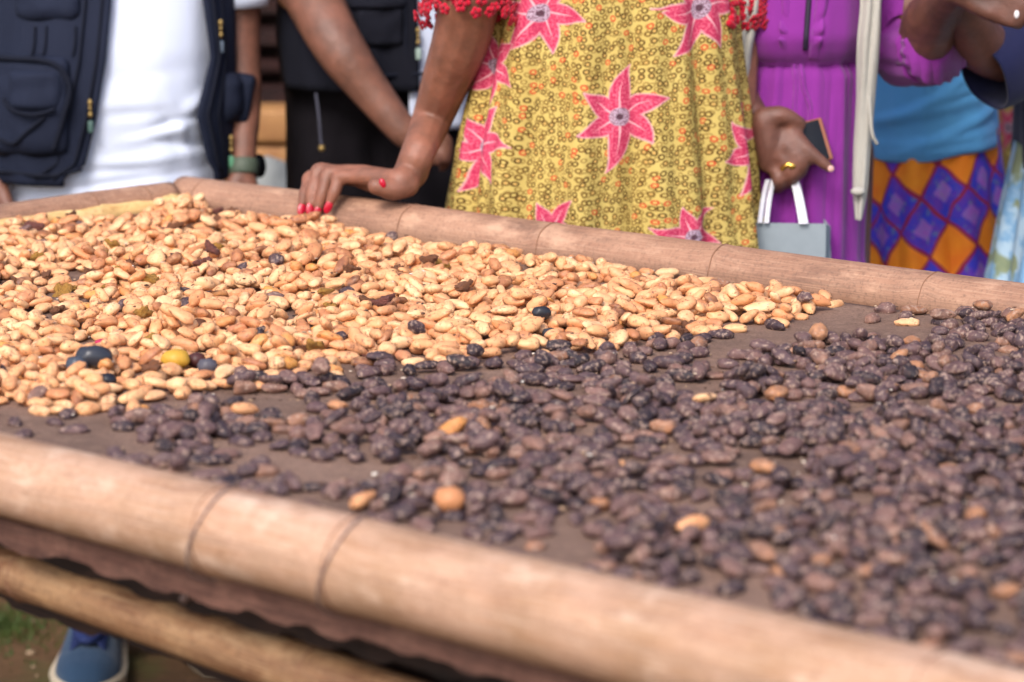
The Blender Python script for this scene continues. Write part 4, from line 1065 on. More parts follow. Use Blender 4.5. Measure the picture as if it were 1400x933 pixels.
# ---------------- man in white tee and navy vest, left
def man_left():
    Y = 4.42; cx = P(150, 150, Y).x
    toe = Pz(116, 960, 0); toe2 = Pz(300, 925, 0); feet = [(toe.x-.012, toe.y+.19), (toe2.x, toe2.y+.19)]
    def belly(th, z): 
        f = 0
        for (px, py, amp, wx, wy, sl) in WR:
            p = P(px, py, Y-.1); x = math.sin(th)*.17+cx
            f += amp*math.exp(-(((x-p.x)/wx)**2))*math.exp(-(((z-p.z)-sl*(x-p.x))/wy)**2)
        return f
    WR = [(230, 165, -.008, .035, .010, .35), (215, 178, .007, .04, .008, .25), (245, 195, -.006, .05, .009, -.25), (180, 150, -.003, .06, .010, .05), (200, 215, .004, .08, .008, .1), (120, 228, -.004, .1, .007, 0), (160, 245, -.004, .12, .006, .12), (250, 150, .008, .02, .014, .8), (240, 182, .006, .012, .02, -2.5), (180, 100, -.002, .07, .012, .1)]
    T = Loft(rows_px([(-260, 20, 320, Y, .115, .002), (-60, 15, 308, Y, .12, .002), (60, 5, 305, Y, .145, .002), (130, 8, 302, Y, .150, .002), (190, 12, 300, Y, .138, .003), (265, 10, 302, Y, .126, .004), (330, 10, 304, Y, .12, .004)]), 2.3, 7, 1.2, belly)
    V = Loft(rows_px([(-260, 5, 328, Y, .125, .002), (-60, -5, 322, Y, .135, .003), (60, -18, 325, Y, .160, .004), (130, -25, 326, Y, .165, .005), (190, -25, 324, Y, .158, .005), (240, -20, 322, Y, .15, .005)]), 2.4, 8, 3.1)
    k = [(P(318, -140, Y), .05), (P(322, -10, Y+.01), .041), (P(327, 60, Y), .0235+.01), (P(334, 130, Y-.02), .028), (P(333, 195, Y-.05), .0225), (P(333, 232, Y-.065), .0195)]
    w0 = k[-1][0]; hands = []
    for i in range(4): hands.append([(w0, .019), (w0+Vector((-.015+.012*i, -.015, -.075)), .011), (w0+Vector((-.022+.014*i, -.03, -.115)), .0085), (w0+Vector((-.024+.015*i, -.05+.004*i, -.145)), .0068)])
    hands.append([(w0, .017), (w0+Vector((-.03, -.03, -.05)), .011), (w0+Vector((-.034, -.05, -.08)), .009)])
    k2 = [(P(-20, -140, Y), .05), (P(-38, -10, Y+.01), .041), (P(-30, 90, Y), .033), (P(-18, 190, Y-.07), .025), (P(-12, 235, Y-.09), .0215)]
    w1 = k2[-1][0]
    for i in range(4): hands.append([(w1, .02), (w1+Vector((.015-.012*i, -.015, -.075)), .011), (w1+Vector((.022-.014*i, -.03, -.12)), .0085), (w1+Vector((.024-.015*i, -.05, -.15)), .0068)])
    hands.append([(w1, .018), (w1+Vector((.03, -.03, -.05)), .011), (w1+Vector((.034, -.05, -.08)), .009)])
    root = person('man in white t-shirt, open navy utility vest and olive watch at the left corner', cx, Y, 1.74, .15, sk2, [k, k2]+hands, .0065, .10, feet=feet)
    T.mesh('tee_shirt', m_white, root, P(0, 300, Y).z, 1.42, 160, 120)
    for kk in (k, k2):
        a = kk[0][0]+Vector((0, 0, .05)); b = kk[1][0].lerp(kk[2][0], .25 if kk is k else .5)
        tube('tee_sleeve', [tuple(p) for p in crom([tuple(a), tuple(a.lerp(b, .5)), tuple(b)], 12)], [.066-.0015*i for i in range(12)], m_white, root, 24, lambda s, th: 1+.04*math.sin(th*5+s*30))
    zt, zb = P(0, 236, Y).z, 1.40
    Lx = [(P(156, -100, Y-.12), P(272, -100, Y-.12)), (P(156, 0, Y-.12), P(275, 0, Y-.12)), (P(148, 80, Y-.14), P(283, 60, Y-.14)), (P(135, 160, Y-.14), P(268, 150, Y-.14)), (P(120, 222, Y-.12), P(281, 222, Y-.12)), (P(92, 238, Y-.12), P(288, 238, Y-.12))]
    zs = np.array([a.z for a, b in Lx])[::-1]; xl = np.array([a.x for a, b in Lx])[::-1]; xr = np.array([b.x for a, b in Lx])[::-1]
    def edges(z):
        cx_, cy, rx, ry, am = V.row(z); f = lambda x: V.phi((x-cx_)/rx)
        return f(np.interp(z, zs, xl)), f(np.interp(z, zs, xr))
    vest = V.mesh('vest', m_navy, root, zt, zb, 150, 70, edges, .005)
    # zip tapes down both front edges
    for side in (0, 1):
        pts = []
        for z in np.linspace(zt+.012, zb-.02, 50):
            a, b = edges(z); pts.append(V.pt((a-.07) if side == 0 else (b+.07), z, .007))
        tube('zip_tape', pts, .0028, m_navy2, vest, 6)
        pts = [V.pt((edges(z)[0]-.2) if side == 0 else (edges(z)[1]+.18), z, .006) for z in np.linspace(zt+.012, zb-.02, 50)]
        tube('zip_tape', pts, .0022, m_navy2, vest, 6)
    piping(root, V, [(-40, 232), (20, 236), (70, 240), (112, 232)], .003, m_navy2, 'hem', .006, vest)
    pk = pocket(root, V, -8, 74, 98, 216, .018, m_navy, rnd=.13, parent=vest)
    piping(root, V, [(-20, 76), (20, 80), (60, 82), (86, 94), (98, 122), (90, 160), (78, 205)], .0042, m_navy2, 'pocket_piping', .020, vest)
    pocket(root, V, 16, 92, 92, 156, .026, m_navy, name='pocket_flap', rnd=.2, parent=vest)
    piping(root, V, [(18, 136), (30, 150), (56, 157), (80, 150)], .003, m_navy2, 'pocket_piping', .026, vest)
    piping(root, V, [(68, 160), (50, 178), (30, 196), (8, 190)], .003, m_navy2, 'pocket_piping', .022, vest)
    pocket(root, V, 20, -60, 112, 30, .014, m_navy, name='pocket_flap', rnd=.2, parent=vest)
    for x in (52, 66, 104): piping(root, V, [(x, 36), (x-1, 60), (x-4, 76)], .002, m_navy2, 'seam', .006, vest)
    sp = pocket(root, V, 300, 98, 324, 170, .020, m_navy, rnd=.3, parent=vest)
    b = box_bm(P(329, 132, Y-.03), (.040, .07, .075), Matrix.Rotation(.18, 4, 'Y'), .012, 3)
    obj('side_pocket', b, m_navy, vest)
    zip_pull(vest, V, 123, 141, srgb(70, 96, 90)); zip_pull(vest, V, 292, 32, srgb(90, 104, 120)); zip_pull(vest, V, 306, 190, srgb(84, 140, 108))
    trousers(root, cx, Y+.01, .148, m_black, feet=feet)
    # watch
    c = P(333, 229, Y-.062); d = (k[-1][0]-k[-2][0]).normalized(); R = d.to_track_quat('Z', 'Y').to_matrix().to_4x4()
    bm = bmesh.new(); bmesh.ops.create_cone(bm, cap_ends=True, segments=28, radius1=.0235, radius2=.0235, depth=.024, matrix=Matrix.Translation(c) @ R)
    bmesh.ops.bevel(bm, geom=bm.edges[:], offset=.0015, segments=1, affect='EDGES')
    wt = obj('watch_strap', bm, simple('olive_strap', srgb(74, 84, 70), .6), root)
    R2 = Matrix.Rotation(1.15, 4, 'Z')
    bm = bmesh.new(); bmesh.ops.create_cone(bm, cap_ends=True, segments=28, radius1=.019, radius2=.018, depth=.012, matrix=Matrix.Translation(c+Vector((.021, -.012, 0))) @ Matrix.Rotation(PI/2-.1, 4, 'X').to_4x4() @ Matrix.Identity(4))
    bmesh.ops.transform(bm, matrix=Matrix.Translation(c) @ R2 @ Matrix.Translation(-c), verts=bm.verts)
    obj('watch_case', bm, simple('black_watch_glass', srgb(20, 22, 26), .15, .6), wt)
    # pale bracelet on the other wrist
    bm = bmesh.new(); p = P(-8, 205, Y-.08)
    bmesh.ops.create_cone(bm, cap_ends=True, segments=24, radius1=.0265, radius2=.0265, depth=.008, matrix=Matrix.Translation(p) @ Matrix.Rotation(.1, 4, 'Y'))
    obj('bracelet', bm, simple('pale_bracelet', srgb(196, 200, 190), .4), root)
    # blue sneakers
    mu = cloth_mat('blue_canvas_shoe', srgb(50, 74, 98), srgb(40, 60, 84), 14, 900, .25); ms = simple('cream_rubber', srgb(206, 188, 160), .6)
    shoe(root, toe, toe+Vector((-.018, .285, 0)), mu, ms); shoe(root, toe2, toe2+Vector((.005, .285, 0)), mu, ms)
man_left()

# ---------------- second man
def man_two():
    Y = 4.55; cx = P(510, 60, Y).x
    V = Loft(rows_px([(-300, 390, 640, Y, .13, .004), (-60, 388, 640, Y, .135, .005), (50, 384, 640, Y, .14, .006), (112, 392, 648, Y, .145, .008)]), 2.5, 8, .4)
    T = Loft(rows_px([(-300, 420, 640, Y, .12, .003), (-60, 420, 640, Y, .125, .003), (60, 410, 640, Y, .13, .004), (170, 400, 642, Y, .135, .006)]), 2.4, 8, 2.2)
    yf = Y-.17
    k = [(P(350, -330, Y-.02), .055), (P(395, -60, Y-.06), .047), (P(425, -8, Y-.12), .0455), (P(462, 62, yf-.02), .0405), (P(505, 122, yf-.035), .032), (P(545, 172, yf-.05), .0255), (P(558, 184, yf-.05), .025)]
    w0 = k[-1][0]; hs = []
    pl = P(590, 190, yf-.05)
    for i in range(4):
        m_ = P(586+2*i, 178+9*i, yf-.055+.006*i)
        hs.append([(w0, .022), (m_, .0125), (P(606+i, 186+10*i, yf-.06), .0098), (P(616-2*i, 202+8*i, yf-.05), .0082), (P(612-3*i, 214+6*i, yf-.04), .0068)])
    hs.append([(w0, .019), (P(575, 205, yf-.07), .012), (P(590, 218, yf-.075), .0098), (P(598, 222, yf-.07), .0085)])
    k2 = [(P(660, -330, Y), .055), (P(672, -40, Y+.02), .043), (P(668, 120, Y), .030), (P(660, 225, Y-.03), .023)]
    w1 = k2[-1][0]
    for i in range(4): hs.append([(w1, .02), (w1+Vector((.015-.012*i, -.015, -.075)), .011), (w1+Vector((.022-.014*i, -.03, -.12)), .0085), (w1+Vector((.024-.015*i, -.05, -.15)), .0068)])
    root = person('man in black vest and trousers, bare forearm across his front, second from the left', cx, Y, 1.78, .13, sk2, [k, k2]+hs, .0065, .10)
    def sh_edges(z):
        cx_, cy, rx, ry, am = T.row(z); return -1.9, T.phi((P(558, 40, Y-.12).x-cx_)/rx)
    T.mesh('white_shirt', m_white, root, P(0, 168, Y).z, 1.42, 110, 50, sh_edges)
    ml = cloth_mat('black_navy_canvas', srgb(20, 21, 32), srgb(14, 15, 24), 8, 900, .35, .9, 0)
    zt, zb = P(0, 112, Y).z, 1.42
    def edges(z):
        cx_, cy, rx, ry, am = V.row(z); t = (z-zt)/(zb-zt); f = lambda px: V.phi((P(px, 40, Y-.13).x-cx_)/rx)
        return f(572-6*t), f(640)
    vest = V.mesh('vest', ml, root, zt, zb, 120, 40, edges, .006)
    pocket(root, V, 486, 8, 552, 66, .016, ml, rnd=.15, parent=vest); pocket(root, V, 478, -2, 556, 14, .022, ml, name='pocket_flap', rnd=.3, parent=vest)
    piping(root, V, [(470, 100), (520, 104), (560, 102), (584, 100)], .003, m_navy2, 'hem', .006, vest)
    pts = [V.pt(edges(z)[0]-.13, z, .008) for z in np.linspace(zt+.01, zb-.1, 30)]; tube('zip_tape', pts, .0022, m_navy2, vest, 6)
    zip_pull(vest, V, 567, 42, srgb(150, 170, 160))
    tr = trousers(root, cx+.012, Y, .138, m_black, 1.06, 1.0)
    c = [P(432, 128, Y-.13), P(436, 160, Y-.14), P(438, 186, Y-.14), P(440, 203, Y-.14)]
    tube('drawcord', [tuple(p) for p in crom([tuple(q) for q in c], 20)], .0022, simple('grey_cord', srgb(70, 70, 84), .8), root, 7)
    bm = bmesh.new(); sph(bm, c[-1], .0055); obj('cord_end', bm, m_brass, root)
man_two()

# ---------------- woman in the purple dress
m_purple = cloth_mat('purple_crepe', srgb(136, 46, 142), srgb(114, 32, 122), 7, 1000, .3, .8, .2)
m_beige = cloth_mat('beige_linen', srgb(178, 174, 164), srgb(158, 154, 146), 10, 700, .5)
def purple():
    Y = 4.02; cx = P(1086, 60, Y).x
    def gather(th, z):
        zs = P(0, 88, Y-.1).z; f = -.012*math.exp(-((z-zs)/.009)**2)
        if z < zs: f += .006*(mnoise.noise(Vector((th*11, z*2.5, 3)))+.6*mnoise.noise(Vector((th*24, z*5, 7)))*math.exp(-(zs-z)/.05))
        for a_, p_ in ((.0, 0), (.25, 2), (.6, 1)): f += .004*math.exp(-((th-a_-.06*math.sin(z*9+p_))/.05)**2)*(1 if z < zs else 0)
        return f
    D = Loft(rows_px([(-300, 985, 1190, Y, .115, .002), (-60, 975, 1196, Y, .125, .002), (40, 968, 1192, Y, .142, .003), (84, 975, 1184, Y, .122, .003), (95, 975, 1184, Y, .120, .003), (200, 965, 1178, Y, .132, .005), (340, 960, 1172, Y, .138, .008), (600, 950, 1190, Y, .15, .014), (900, 940, 1210, Y, .17, .02)]), 2.3, 9, 2.0, gather)
    yh = 3.86
    wr = P(1032, 168, yh+.035)
    k = [(P(960, -330, Y), .05), (P(938, -40, Y+.02), .042), (P(985, 90, Y-.08), .033), (wr, .024)]
    hs = []
    # palm block
    mc = [P(1082, 184, yh), P(1078, 200, yh-.006), P(1070, 214, yh-.004), P(1060, 226, yh+.004)]
    for i in range(4): hs.append([(wr+Vector((0, 0, .008-.008*i)), .021), (wr.lerp(mc[i], .5), .0165), (mc[i], .0140)])
    hs.append([(P(1045, 165, yh), .018), (P(1050, 200, yh), .018), (P(1050, 222, yh+.004), .015)])
    # index finger points right and down, the others curl round the ribbon
    hs.append([(mc[0], .0135), (P(1103, 205, yh-.012), .0112), (P(1120, 219, yh-.016), .0092), (P(1134, 230, yh-.018), .0072)])
    hs.append([(mc[1], .013), (P(1095, 224, yh-.014), .0110), (P(1092, 238, yh+.004), .0092), (P(1080, 236, yh+.018), .008)])
    hs.append([(mc[2], .0125), (P(1083, 236, yh-.014), .0108), (P(1080, 250, yh+.004), .009), (P(1068, 246, yh+.018), .0078)])
    hs.append([(mc[3], .0115), (P(1064, 246, yh-.010), .0098), (P(1064, 258, yh+.006), .0082), (P(1054, 254, yh+.018), .0072)])
    hs.append([(P(1045, 162, yh), .0165), (P(1068, 158, yh-.004), .0135), (P(1084, 164, yh-.002), .0110), (P(1095, 169, yh+.004), .009)])
    # other arm: elbow low, forearm up, hand held out to the right
    el = P(1258, 48, Y-.06); w2 = P(1306, -18, Y-.24)
    k2 = [(P(1212, -330, Y), .05), (P(1232, -120, Y), .047), (el, .041), (el.lerp(w2, .35), .0385), (el.lerp(w2, .75), .028), (w2, .025)]
    for i in range(4):
        m_ = P(1346, -12+8*i, Y-.26-.004*i); hs.append([(w2, .022), (m_, .0135), (P(1375-3*i, -4+9*i, Y-.275), .0108), (P(1402-6*i, 6+8*i, Y-.28), .009), (P(1414-7*i, 10+8*i, Y-.275), .0075)])
    hs.append([(w2, .019), (P(1330, -28, Y-.29), .013), (P(1362, -30, Y-.3), .010), (P(1384, -26, Y-.3), .0085)])
    root = person('woman in purple dress and open beige vest gripping a phone and a gift bag', cx, Y, 1.64, .108, sk3, [k, k2]+hs, .0042, .09)
    D.mesh('dress', m_purple, root, .12, 1.40, 220, 160)
    # button placket with two ruffles
    dark = simple('dark_lace_trim', srgb(36, 24, 48), .7)
    pts = [D.at(lerp(1108, 1101, t), lerp(-30, 68, t), .003)[0] for t in np.linspace(0, 1, 30)]
    tube('placket_trim', pts, .0042, dark, root, 6)
    for (x0, x1, s) in ((1080, 1074, 1), (1124, 1110, -1)):
        V = []; F = []; N = 90
        for i in range(N+1):
            t = i/N; py = lerp(-30, 80, t); xb = lerp(x0, x1, t)
            for j in range(6):
                u = j/5; amp = .0038*u; o_ = .002+amp*(1+math.sin(t*21+j*.5+2*math.sin(t*9)))
                V.append(D.at(xb-s*(u*12-4), py+u*2*math.sin(t*21), o_)[0])
        for i in range(N):
            for j in range(5): F.append((i*6+j, i*6+j+1, (i+1)*6+j+1, (i+1)*6+j))
        o = pyd('ruffle', V, F, m_purple, root); md = o.modifiers.new('t', 'SOLIDIFY'); md.thickness = .0015
    piping(root, D, [(1000, 86), (1060, 88), (1120, 87), (1176, 82)], .0035, m_purple, 'waistband', .002)
    for x in (1086, 1096): piping(root, D, [(x, 88), (x+2, 120), (x+5+(x-1090), 150), (x+6, 190)], .0034, m_purple, 'waist_tie', .004)
    # beige vest panels
    def panel(name, Lp, m, folds=3, th=.003):
        V = []; F = []; N = 90; K = 16
        A = crom(Lp, N+1)
        for i in range(N+1):
            py, xl, xr, yy = A[i]
            for j in range(K+1):
                u = j/K; p = P(lerp(xl, xr, u), py, yy); p.y += .0035*math.sin(u*PI*2*(folds-1)+py*.012)*(.7+.5*math.sin(py*.021+u*2))-.008*math.sin(u*PI); V.append(p)
        for i in range(N):
            for j in range(K): a = i*(K+1)+j; F.append((a, a+1, a+K+2, a+K+1))
        o = pyd(name, V, F, m, root); md = o.modifiers.new('t', 'SOLIDIFY'); md.thickness = th; md.offset = 0
    panel('vest_panel', [(-300, 1150, 1206, Y-.08), (-60, 1166, 1208, Y-.12), (0, 1176, 1204, Y-.135), (60, 1172, 1202, Y-.14), (130, 1172, 1196, Y-.135), (200, 1168, 1190, Y-.13), (255, 1167, 1186, Y-.13), (300, 1170, 1177, Y-.13)], m_beige)
    panel('vest_panel', [(-300, 970, 1015, Y-.08), (-40, 1004, 1036, Y-.135), (30, 1008, 1034, Y-.14), (80, 1002, 1026, Y-.14), (200, 996, 1016, Y-.13), (300, 990, 1010, Y-.13)], m_beige)
    tube('vest_tie', [tuple(p) for p in crom([tuple(P(*q)) for q in ((1188, 120, Y-.14), (1190, 160, Y-.145), (1193, 185, Y-.145), (1199, 197, Y-.14))], 16)], .0026, m_beige, root, 7)
    bm = bmesh.new(); sph(bm, P(1173, 262, Y-.146), .0085, (1.2, .7, .7)); obj('vest_knot', bm, m_beige, root)
    # puffed sleeves with gathered cuffs
    for kk, pts, rr in ((k2, [P(1200, -330, Y), P(1214, -130, Y), P(1226, 0, Y-.01), P(1244, 58, Y-.035), P(1272, 66, Y-.09)], [.055, .066, .066, .060, .050]),
                        (k, [P(968, -330, Y), P(950, -160, Y), P(945, -50, Y), P(955, 10, Y-.02)], [.052, .06, .055, .044])):
        A = crom([tuple(p)+(r,) for p, r in zip(pts, rr)], 40)
        so = tube('sleeve', [tuple(a[:3]) for a in A], [a[3] for a in A], m_purple, root, 48, lambda s, th: 1+.05*math.sin(th*6+s*25)+.03*math.sin(th*13-s*40))
        a, b = Vector(A[-1][:3]), Vector(A[-4][:3]); d = (a-b).normalized(); cuff = [tuple(a-d*.012), tuple(a), tuple(a+d*.01), tuple(a+d*.020)]
        tube('sleeve_ruffle', cuff, [A[-1][3]*.97, A[-1][3]*.92, A[-1][3]*.95, A[-1][3]*.99], m_purple, so, 80, lambda s, th: 1+.045*math.sin(th*17+math.sin(th*3)))
    # ring with a stone
    c = P(1089, 231, yh-.018); bm = bmesh.new(); d = (P(1083, 236, yh-.014)-mc[2]).normalized(); R = d.to_track_quat('Z', 'Y').to_matrix().to_4x4()
    c = mc[2].lerp(P(1083, 236, yh-.014), .62)
    bmesh.ops.create_cone(bm, cap_ends=True, segments=24, radius1=.0132, radius2=.0132, depth=.006, matrix=Matrix.Translation(c) @ R); sph(bm, c+Vector((.003, -.013, .002)), .0045, (1.3, .6, 1))
    obj('ring', bm, simple('gold', srgb(226, 176, 84), .25, .5, .9), root)
    bm = bmesh.new(); tq = P(1136, 231, yh-.026); sph(bm, tq, 1, (.0045, .0018, .0045)); obj('fingernail', bm, simple('pale_nail', srgb(206, 160, 150), .3), root)
    bm = bmesh.new(); tq = P(1390, 20, Y-.288); sph(bm, tq, 1, (.0035, .002, .0055)); obj('fingernail', bm, simple('white_nail', srgb(226, 220, 220), .3), root)
    # phone (held: its own thing)
    mb = simple('phone_glass', srgb(20, 20, 26), .42, .35); mc_ = simple('copper_edge', srgb(190, 120, 90), .35, .5, .6)
    ph = empty('phone', P(1108, 190, yh+.014), 'black smartphone with a copper rim clamped in the hand of the purple dress woman', 'phone')
    R = Matrix.Rotation(math.radians(-12), 4, 'Y') @ Matrix.Rotation(math.radians(18), 4, 'Z') @ Matrix.Rotation(math.radians(-14), 4, 'X')
    cpos = P(1106, 196, yh+.016)
    obj('phone_case', box_bm(cpos, (.054, .009, .060), R, .003, 3), mc_, ph)
    obj('phone_screen', box_bm(cpos+(R @ Vector((-.003, -.0042, 0))), (.048, .003, .056), R, .0012, 2), mb, ph)
    # gift bag
    bx0, bx1 = P(985, 330, yh-.02).x, P(1128, 330, yh-.02).x; zt_ = P(1100, 303, yh-.02).z
    bag = empty('gift_bag', ((bx0+bx1)/2, yh, zt_-.2), 'small grey paper gift bag with white ribbon handles hanging from the hand holding the phone', 'bag')
    mg = simple('grey_paper', srgb(140, 150, 156), .7); mi = simple('tan_paper_inside', srgb(196, 158, 136), .8); mw = simple('white_ribbon', srgb(226, 224, 230), .5)
    V = [(bx0, yh-.03, zt_-.2), (bx1, yh-.03, zt_-.2), (bx1, yh+.04, zt_-.2), (bx0, yh+.04, zt_-.2), (bx0, yh-.028, zt_), (bx1, yh-.028, zt_-.002), (bx1, yh+.04, zt_), (bx0, yh+.04, zt_+.002), (bx1+.010, yh+.006, zt_-.012), (bx1+.010, yh+.006, zt_-.2), (bx0-.004, yh+.006, zt_-.006), (bx0-.004, yh+.006, zt_-.2)]
    F = [(0, 1, 5, 4), (1, 9, 8, 5), (9, 2, 6, 8), (2, 3, 7, 6), (3, 11, 10, 7), (11, 0, 4, 10), (0, 3, 2, 1)]
    o = pyd('bag_body', V, F, mg, bag, False); md = o.modifiers.new('t', 'SOLIDIFY'); md.thickness = .0012
    obj('bag_lining', box_bm(Vector(((bx0+bx1)/2-.004, yh+.034, zt_-.014)), (bx1-bx0-.022, .002, .038)), mi, bag, False)
    obj('bag_fold', box_bm(Vector((bx1+.006, yh+.02, zt_-.07)), (.014, .03, .12), Matrix.Rotation(-.08, 4, 'Y'), .002), mg, bag, False)
    for q in ([(1050, 246), (1044, 270), (1039, 305)], [(1058, 246), (1052, 272), (1048, 305)], [(1082, 240), (1089, 268), (1096, 306)], [(1086, 238), (1094, 266), (1102, 306)]):
        A = crom([tuple(P(x, y, yh-.012-.012*(y > 290)-(.012 if y > 290 else 0))) for x, y in q], 16)
        V = []; F = []
        for i, a in enumerate(A): V += [Vector(a)+Vector((-.0034, 0, 0)), Vector(a)+Vector((.0034, .001, 0)), Vector(a)+Vector((.0034, .0022, 0)), Vector(a)+Vector((-.0034, .0012, 0))]
        for i in range(len(A)-1):
            for e in range(4): F.append((i*4+e, i*4+(e+1) % 4, (i+1)*4+(e+1) % 4, (i+1)*4+e))
        pyd('ribbon_handle', V, F, mw, bag)
purple()

# ---------------- woman with blue tee and checked wrap skirt
def wrap_mat():
    M = NT('diamond_wrap_print'); uv = M.tc.outputs['UV']
    v = M.map(uv, (20, 15.5, 1), (0, 0, math.radians(33))); wv = M.new('VectorMath', operation='ADD'); nz = M.new('TexNoise'); nz.inputs['Scale'].default_value = 14; M.l(uv, nz.inputs[0])
    sc = M.new('VectorMath', operation='SCALE'); M.l(nz.outputs[1], sc.inputs[0]); sc.inputs[3].default_value = .35; M.l(v, wv.inputs[0]); M.l(sc.outputs[0], wv.inputs[1]); v = wv.outputs[0]
    sx = M.new('SeparateXYZ'); M.l(v, sx.inputs[0])
    fx = M.math('FRACT', sx.outputs[0]); fy = M.math('FRACT', sx.outputs[1]); ix = M.math('FLOOR', sx.outputs[0]); iy = M.math('FLOOR', sx.outputs[1])
    par = M.math('FLOORED_MODULO', M.math('ADD', ix, M.math('MULTIPLY', iy, 2)), 3.0)
    orange = M.mix(M.noise(v, 2.2, 3), srgb(230, 96, 10), srgb(246, 160, 24)); blue = M.mix(M.ramp(M.noise(v, 2.6, 3), [(.4, 0), (.6, 1)]), srgb(52, 56, 196), srgb(100, 48, 176))
    k = M.mix(M.math('LESS_THAN', par, .5), blue, orange)
    cx_ = M.math('ABSOLUTE', M.math('SUBTRACT', fx, .5)); cy_ = M.math('ABSOLUTE', M.math('SUBTRACT', fy, .5)); mx = M.math('MAXIMUM', cx_, cy_)
    inner = M.math('MULTIPLY', M.math('LESS_THAN', mx, .21), M.math('GREATER_THAN', par, .5)); k = M.mix(M.math('MULTIPLY', inner, .8), k, M.mix(M.noise(v, 5, 2), srgb(186, 66, 190), srgb(128, 130, 190)))
    k = M.mix(M.math('MULTIPLY', M.ramp(M.noise(v, 6, 2), [(.58, 0), (.66, .5)]), M.math('GREATER_THAN', par, .5)), k, srgb(110, 140, 130))
    k = M.mix(M.math('GREATER_THAN', mx, .455), k, srgb(150, 26, 70))
    M.l(k, M.b.inputs['Base Color']); M.b.inputs['Roughness'].default_value = .75; M.bump(M.noise(uv, 40, 3), .3, .004)
    return M.m
def blue_woman():
    Y = 4.42; cx = P(1272, 150, Y).x
    def wr(th, z):
        f = 0
        for (a, zc, s) in ((.2, 128, .8), (-.1, 150, .5), (.35, 172, .9), (0, 192, .25), (.1, 204, .2), (.5, 100, 1.2)):
            zz = P(0, zc, Y-.12).z; f += .005*math.sin(1.0+a*9)*0+.0055*math.exp(-((z-zz-.05*s*(th-a))/.007)**2)*math.exp(-((th-a)/.9)**2)
        return f
    T = Loft(rows_px([(-300, 1190, 1350, Y, .11, .002), (-40, 1188, 1352, Y, .12, .002), (60, 1186, 1352, Y, .14, .003), (150, 1180, 1358, Y, .14, .003), (215, 1184, 1362, Y, .135, .004)]), 2.3, 7, .6, wr)
    S = Loft(rows_px([(140, 1188, 1354, Y, .125, .002), (215, 1180, 1362, Y, .13, .006), (300, 1166, 1372, Y, .14, .010), (380, 1158, 1380, Y, .145, .013), (700, 1150, 1385, Y, .15, .02), (1000, 1150, 1385, Y, .15, .02)]), 2.3, 8, 2.6)
    k = [(P(1195, -300, Y), .048), (P(1198, -20, Y+.11), .036), (P(1222, 110, Y+.16), .026), (P(1260, 170, Y+.17), .02)]
    k2 = [(P(1345, -300, Y), .048), (P(1342, -20, Y+.11), .036), (P(1322, 110, Y+.16), .026), (P(1285, 175, Y+.17), .02)]
    root = person('woman in a sky blue t-shirt and orange and blue diamond print wrap skirt', cx, Y, 1.62, .085, sk3, [k, k2], .008, .085)
    mt = cloth_mat('sky_blue_jersey', srgb(104, 178, 232), srgb(84, 158, 220), 7, 1000, .25, .8, .2)
    T.mesh('tee_shirt', mt, root, P(0, 212, Y-.1).z, 1.38, 150, 110, hem=lambda th: .020*math.sin(th)*max(0, math.cos(th))+.0008*math.sin(th*9))
    S.mesh('wrap_skirt', wrap_mat(), root, .12, P(0, 160, Y).z, 180, 110)
    for kk in (k, k2):
        a = kk[0][0]; b = kk[0][0].lerp(kk[1][0], .6)
        tube('tee_sleeve', [tuple(p) for p in crom([tuple(a), tuple(a.lerp(b, .5)), tuple(b)], 10)], [.058]*10, mt, root, 20)
blue_woman()

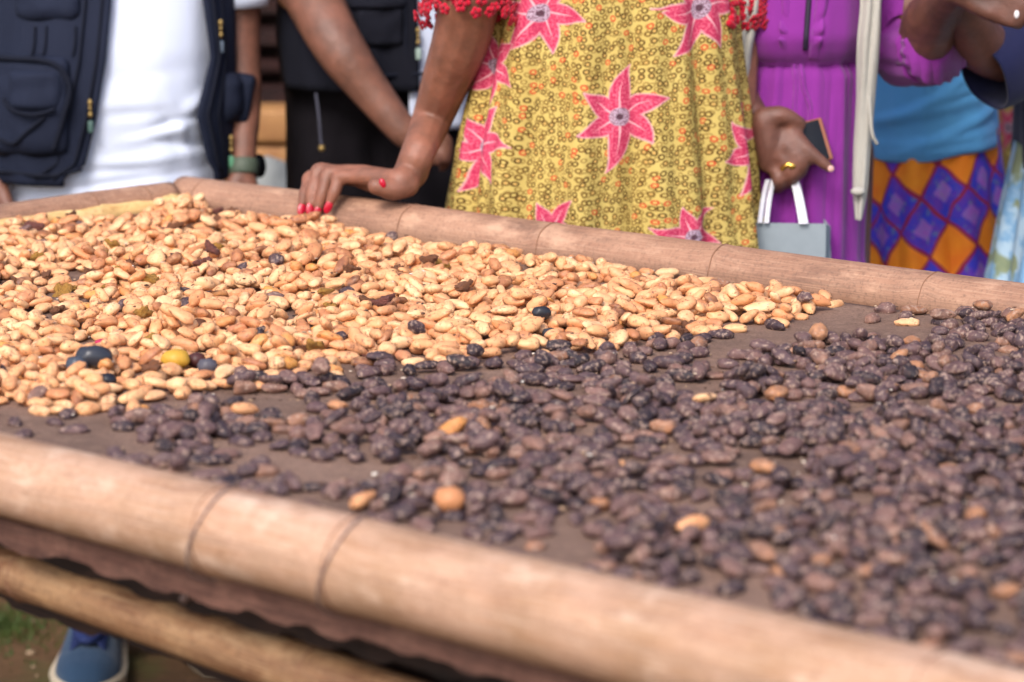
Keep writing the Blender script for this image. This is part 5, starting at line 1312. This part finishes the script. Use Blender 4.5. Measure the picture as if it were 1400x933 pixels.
# ---------------- person in the navy top raising a forearm, right edge
def navy_person():
    Y = 4.12; cx = P(1475, 60, Y).x
    el = P(1347, 66, Y-.16); w0 = P(1302, -6, Y-.27)
    k = [(P(1420, -330, Y), .05), (P(1412, -60, Y-.04), .047), (P(1392, 62, Y-.12), .042), (el, .038), (el.lerp(w0, .5), .033), (w0, .026)]
    hs = []
    for i in range(4):
        m_ = P(1290-2*i, -40-4*i, Y-.28+.016*i-.02); hs.append([(w0, .022), (m_, .0125), (m_+Vector((-.004, -.01, .035)), .0098), (m_+Vector((.004, -.016, .062)), .008)])
    hs.append([(w0, .018), (P(1318, -34, Y-.3), .012), (P(1326, -56, Y-.31), .0095)])
    k2 = [(P(1560, -330, Y), .05), (P(1580, -20, Y), .042), (P(1575, 150, Y-.03), .03), (P(1570, 250, Y-.05), .022), (P(1568, 310, Y-.05), .014)]
    root = person('person in navy wide sleeved top and pale blue floral skirt at the right edge', cx, Y, 1.66, .075, sk3, [k, k2]+hs, .007, .09)
    mn = cloth_mat('navy_jersey', srgb(24, 28, 66), srgb(18, 20, 50), 7, 900, .25)
    T = Loft(rows_px([(-300, 1392, 1560, Y, .12, .002), (0, 1400, 1560, Y, .13, .003), (120, 1396, 1562, Y, .14, .004), (230, 1392, 1566, Y, .145, .006)]), 2.3, 7, .3)
    T.mesh('top', mn, root, P(0, 225, Y).z, 1.40, 90, 40)
    A = crom([tuple(P(1424, -330, Y))+(.055,), tuple(P(1420, -90, Y-.03))+(.06,), tuple(P(1412, 20, Y-.08))+(.064,), tuple(P(1384, 78, Y-.14))+(.058,), tuple(P(1345, 104, Y-.165))+(.052,)], 40)
    s_ = tube_data([tuple(a[:3]) for a in A], [a[3] for a in A], 40, lambda s, th: 1+.04*math.sin(th*4+s*18), cap=False)
    o = pyd('sleeve', s_[0], s_[1], mn, root); md = o.modifiers.new('t', 'SOLIDIFY'); md.thickness = .004
    M = NT('pale_blue_floral'); uv = M.tc.outputs['UV']; n = M.noise(uv, 26, 4, .6)
    c = M.mix(M.ramp(n, [(.45, 0), (.55, 1)]), srgb(120, 164, 200), srgb(168, 196, 214)); c = M.mix(M.ramp(M.noise(M.map(uv, loc=(3, 3, 0)), 20, 4), [(.54, 0), (.6, .8)]), c, srgb(128, 134, 66))
    M.l(c, M.b.inputs['Base Color']); M.b.inputs['Roughness'].default_value = .8
    S = Loft(rows_px([(190, 1396, 1560, Y, .14, .006), (270, 1378, 1575, Y, .15, .010), (380, 1356, 1590, Y, .16, .014), (700, 1320, 1620, Y, .18, .02), (1000, 1300, 1640, Y, .2, .02)]), 2.2, 9, .9)
    S.mesh('skirt', M.m, root, .12, P(0, 195, Y).z, 150, 70)
navy_person()

# ---------------- person behind in the second yellow print dress
def yellow_behind():
    Y = 4.95; cx = P(1412, 150, Y).x
    D = Loft(rows_px([(-300, 1350, 1470, Y, .11, .002), (-20, 1352, 1474, Y, .115, .003), (130, 1354, 1476, Y, .12, .006), (280, 1364, 1480, Y, .13, .009), (800, 1340, 1500, Y, .15, .015), (1100, 1330, 1510, Y, .16, .015)]), 2.3, 8, .5)
    k = [(P(1345, -300, Y), .046), (P(1345, -30, Y+.05), .036), (P(1350, 100, Y+.06), .027), (P(1356, 200, Y+.05), .02)]
    k2 = [(P(1478, -300, Y), .046), (P(1460, -30, Y-.05), .036), (P(1420, 110, Y-.14), .030), (P(1400, 190, Y-.16), .022), (P(1396, 240, Y-.16), .014)]
    root = person('person in a yellow and pink print dress half hidden behind the blue t-shirt woman', cx, Y, 1.64, .08, sk3, [k, k2], .008, .08)
    D.mesh('dress', bpy.data.materials['yellow_print'], root, .15, 1.38, 120, 60)
yellow_behind()
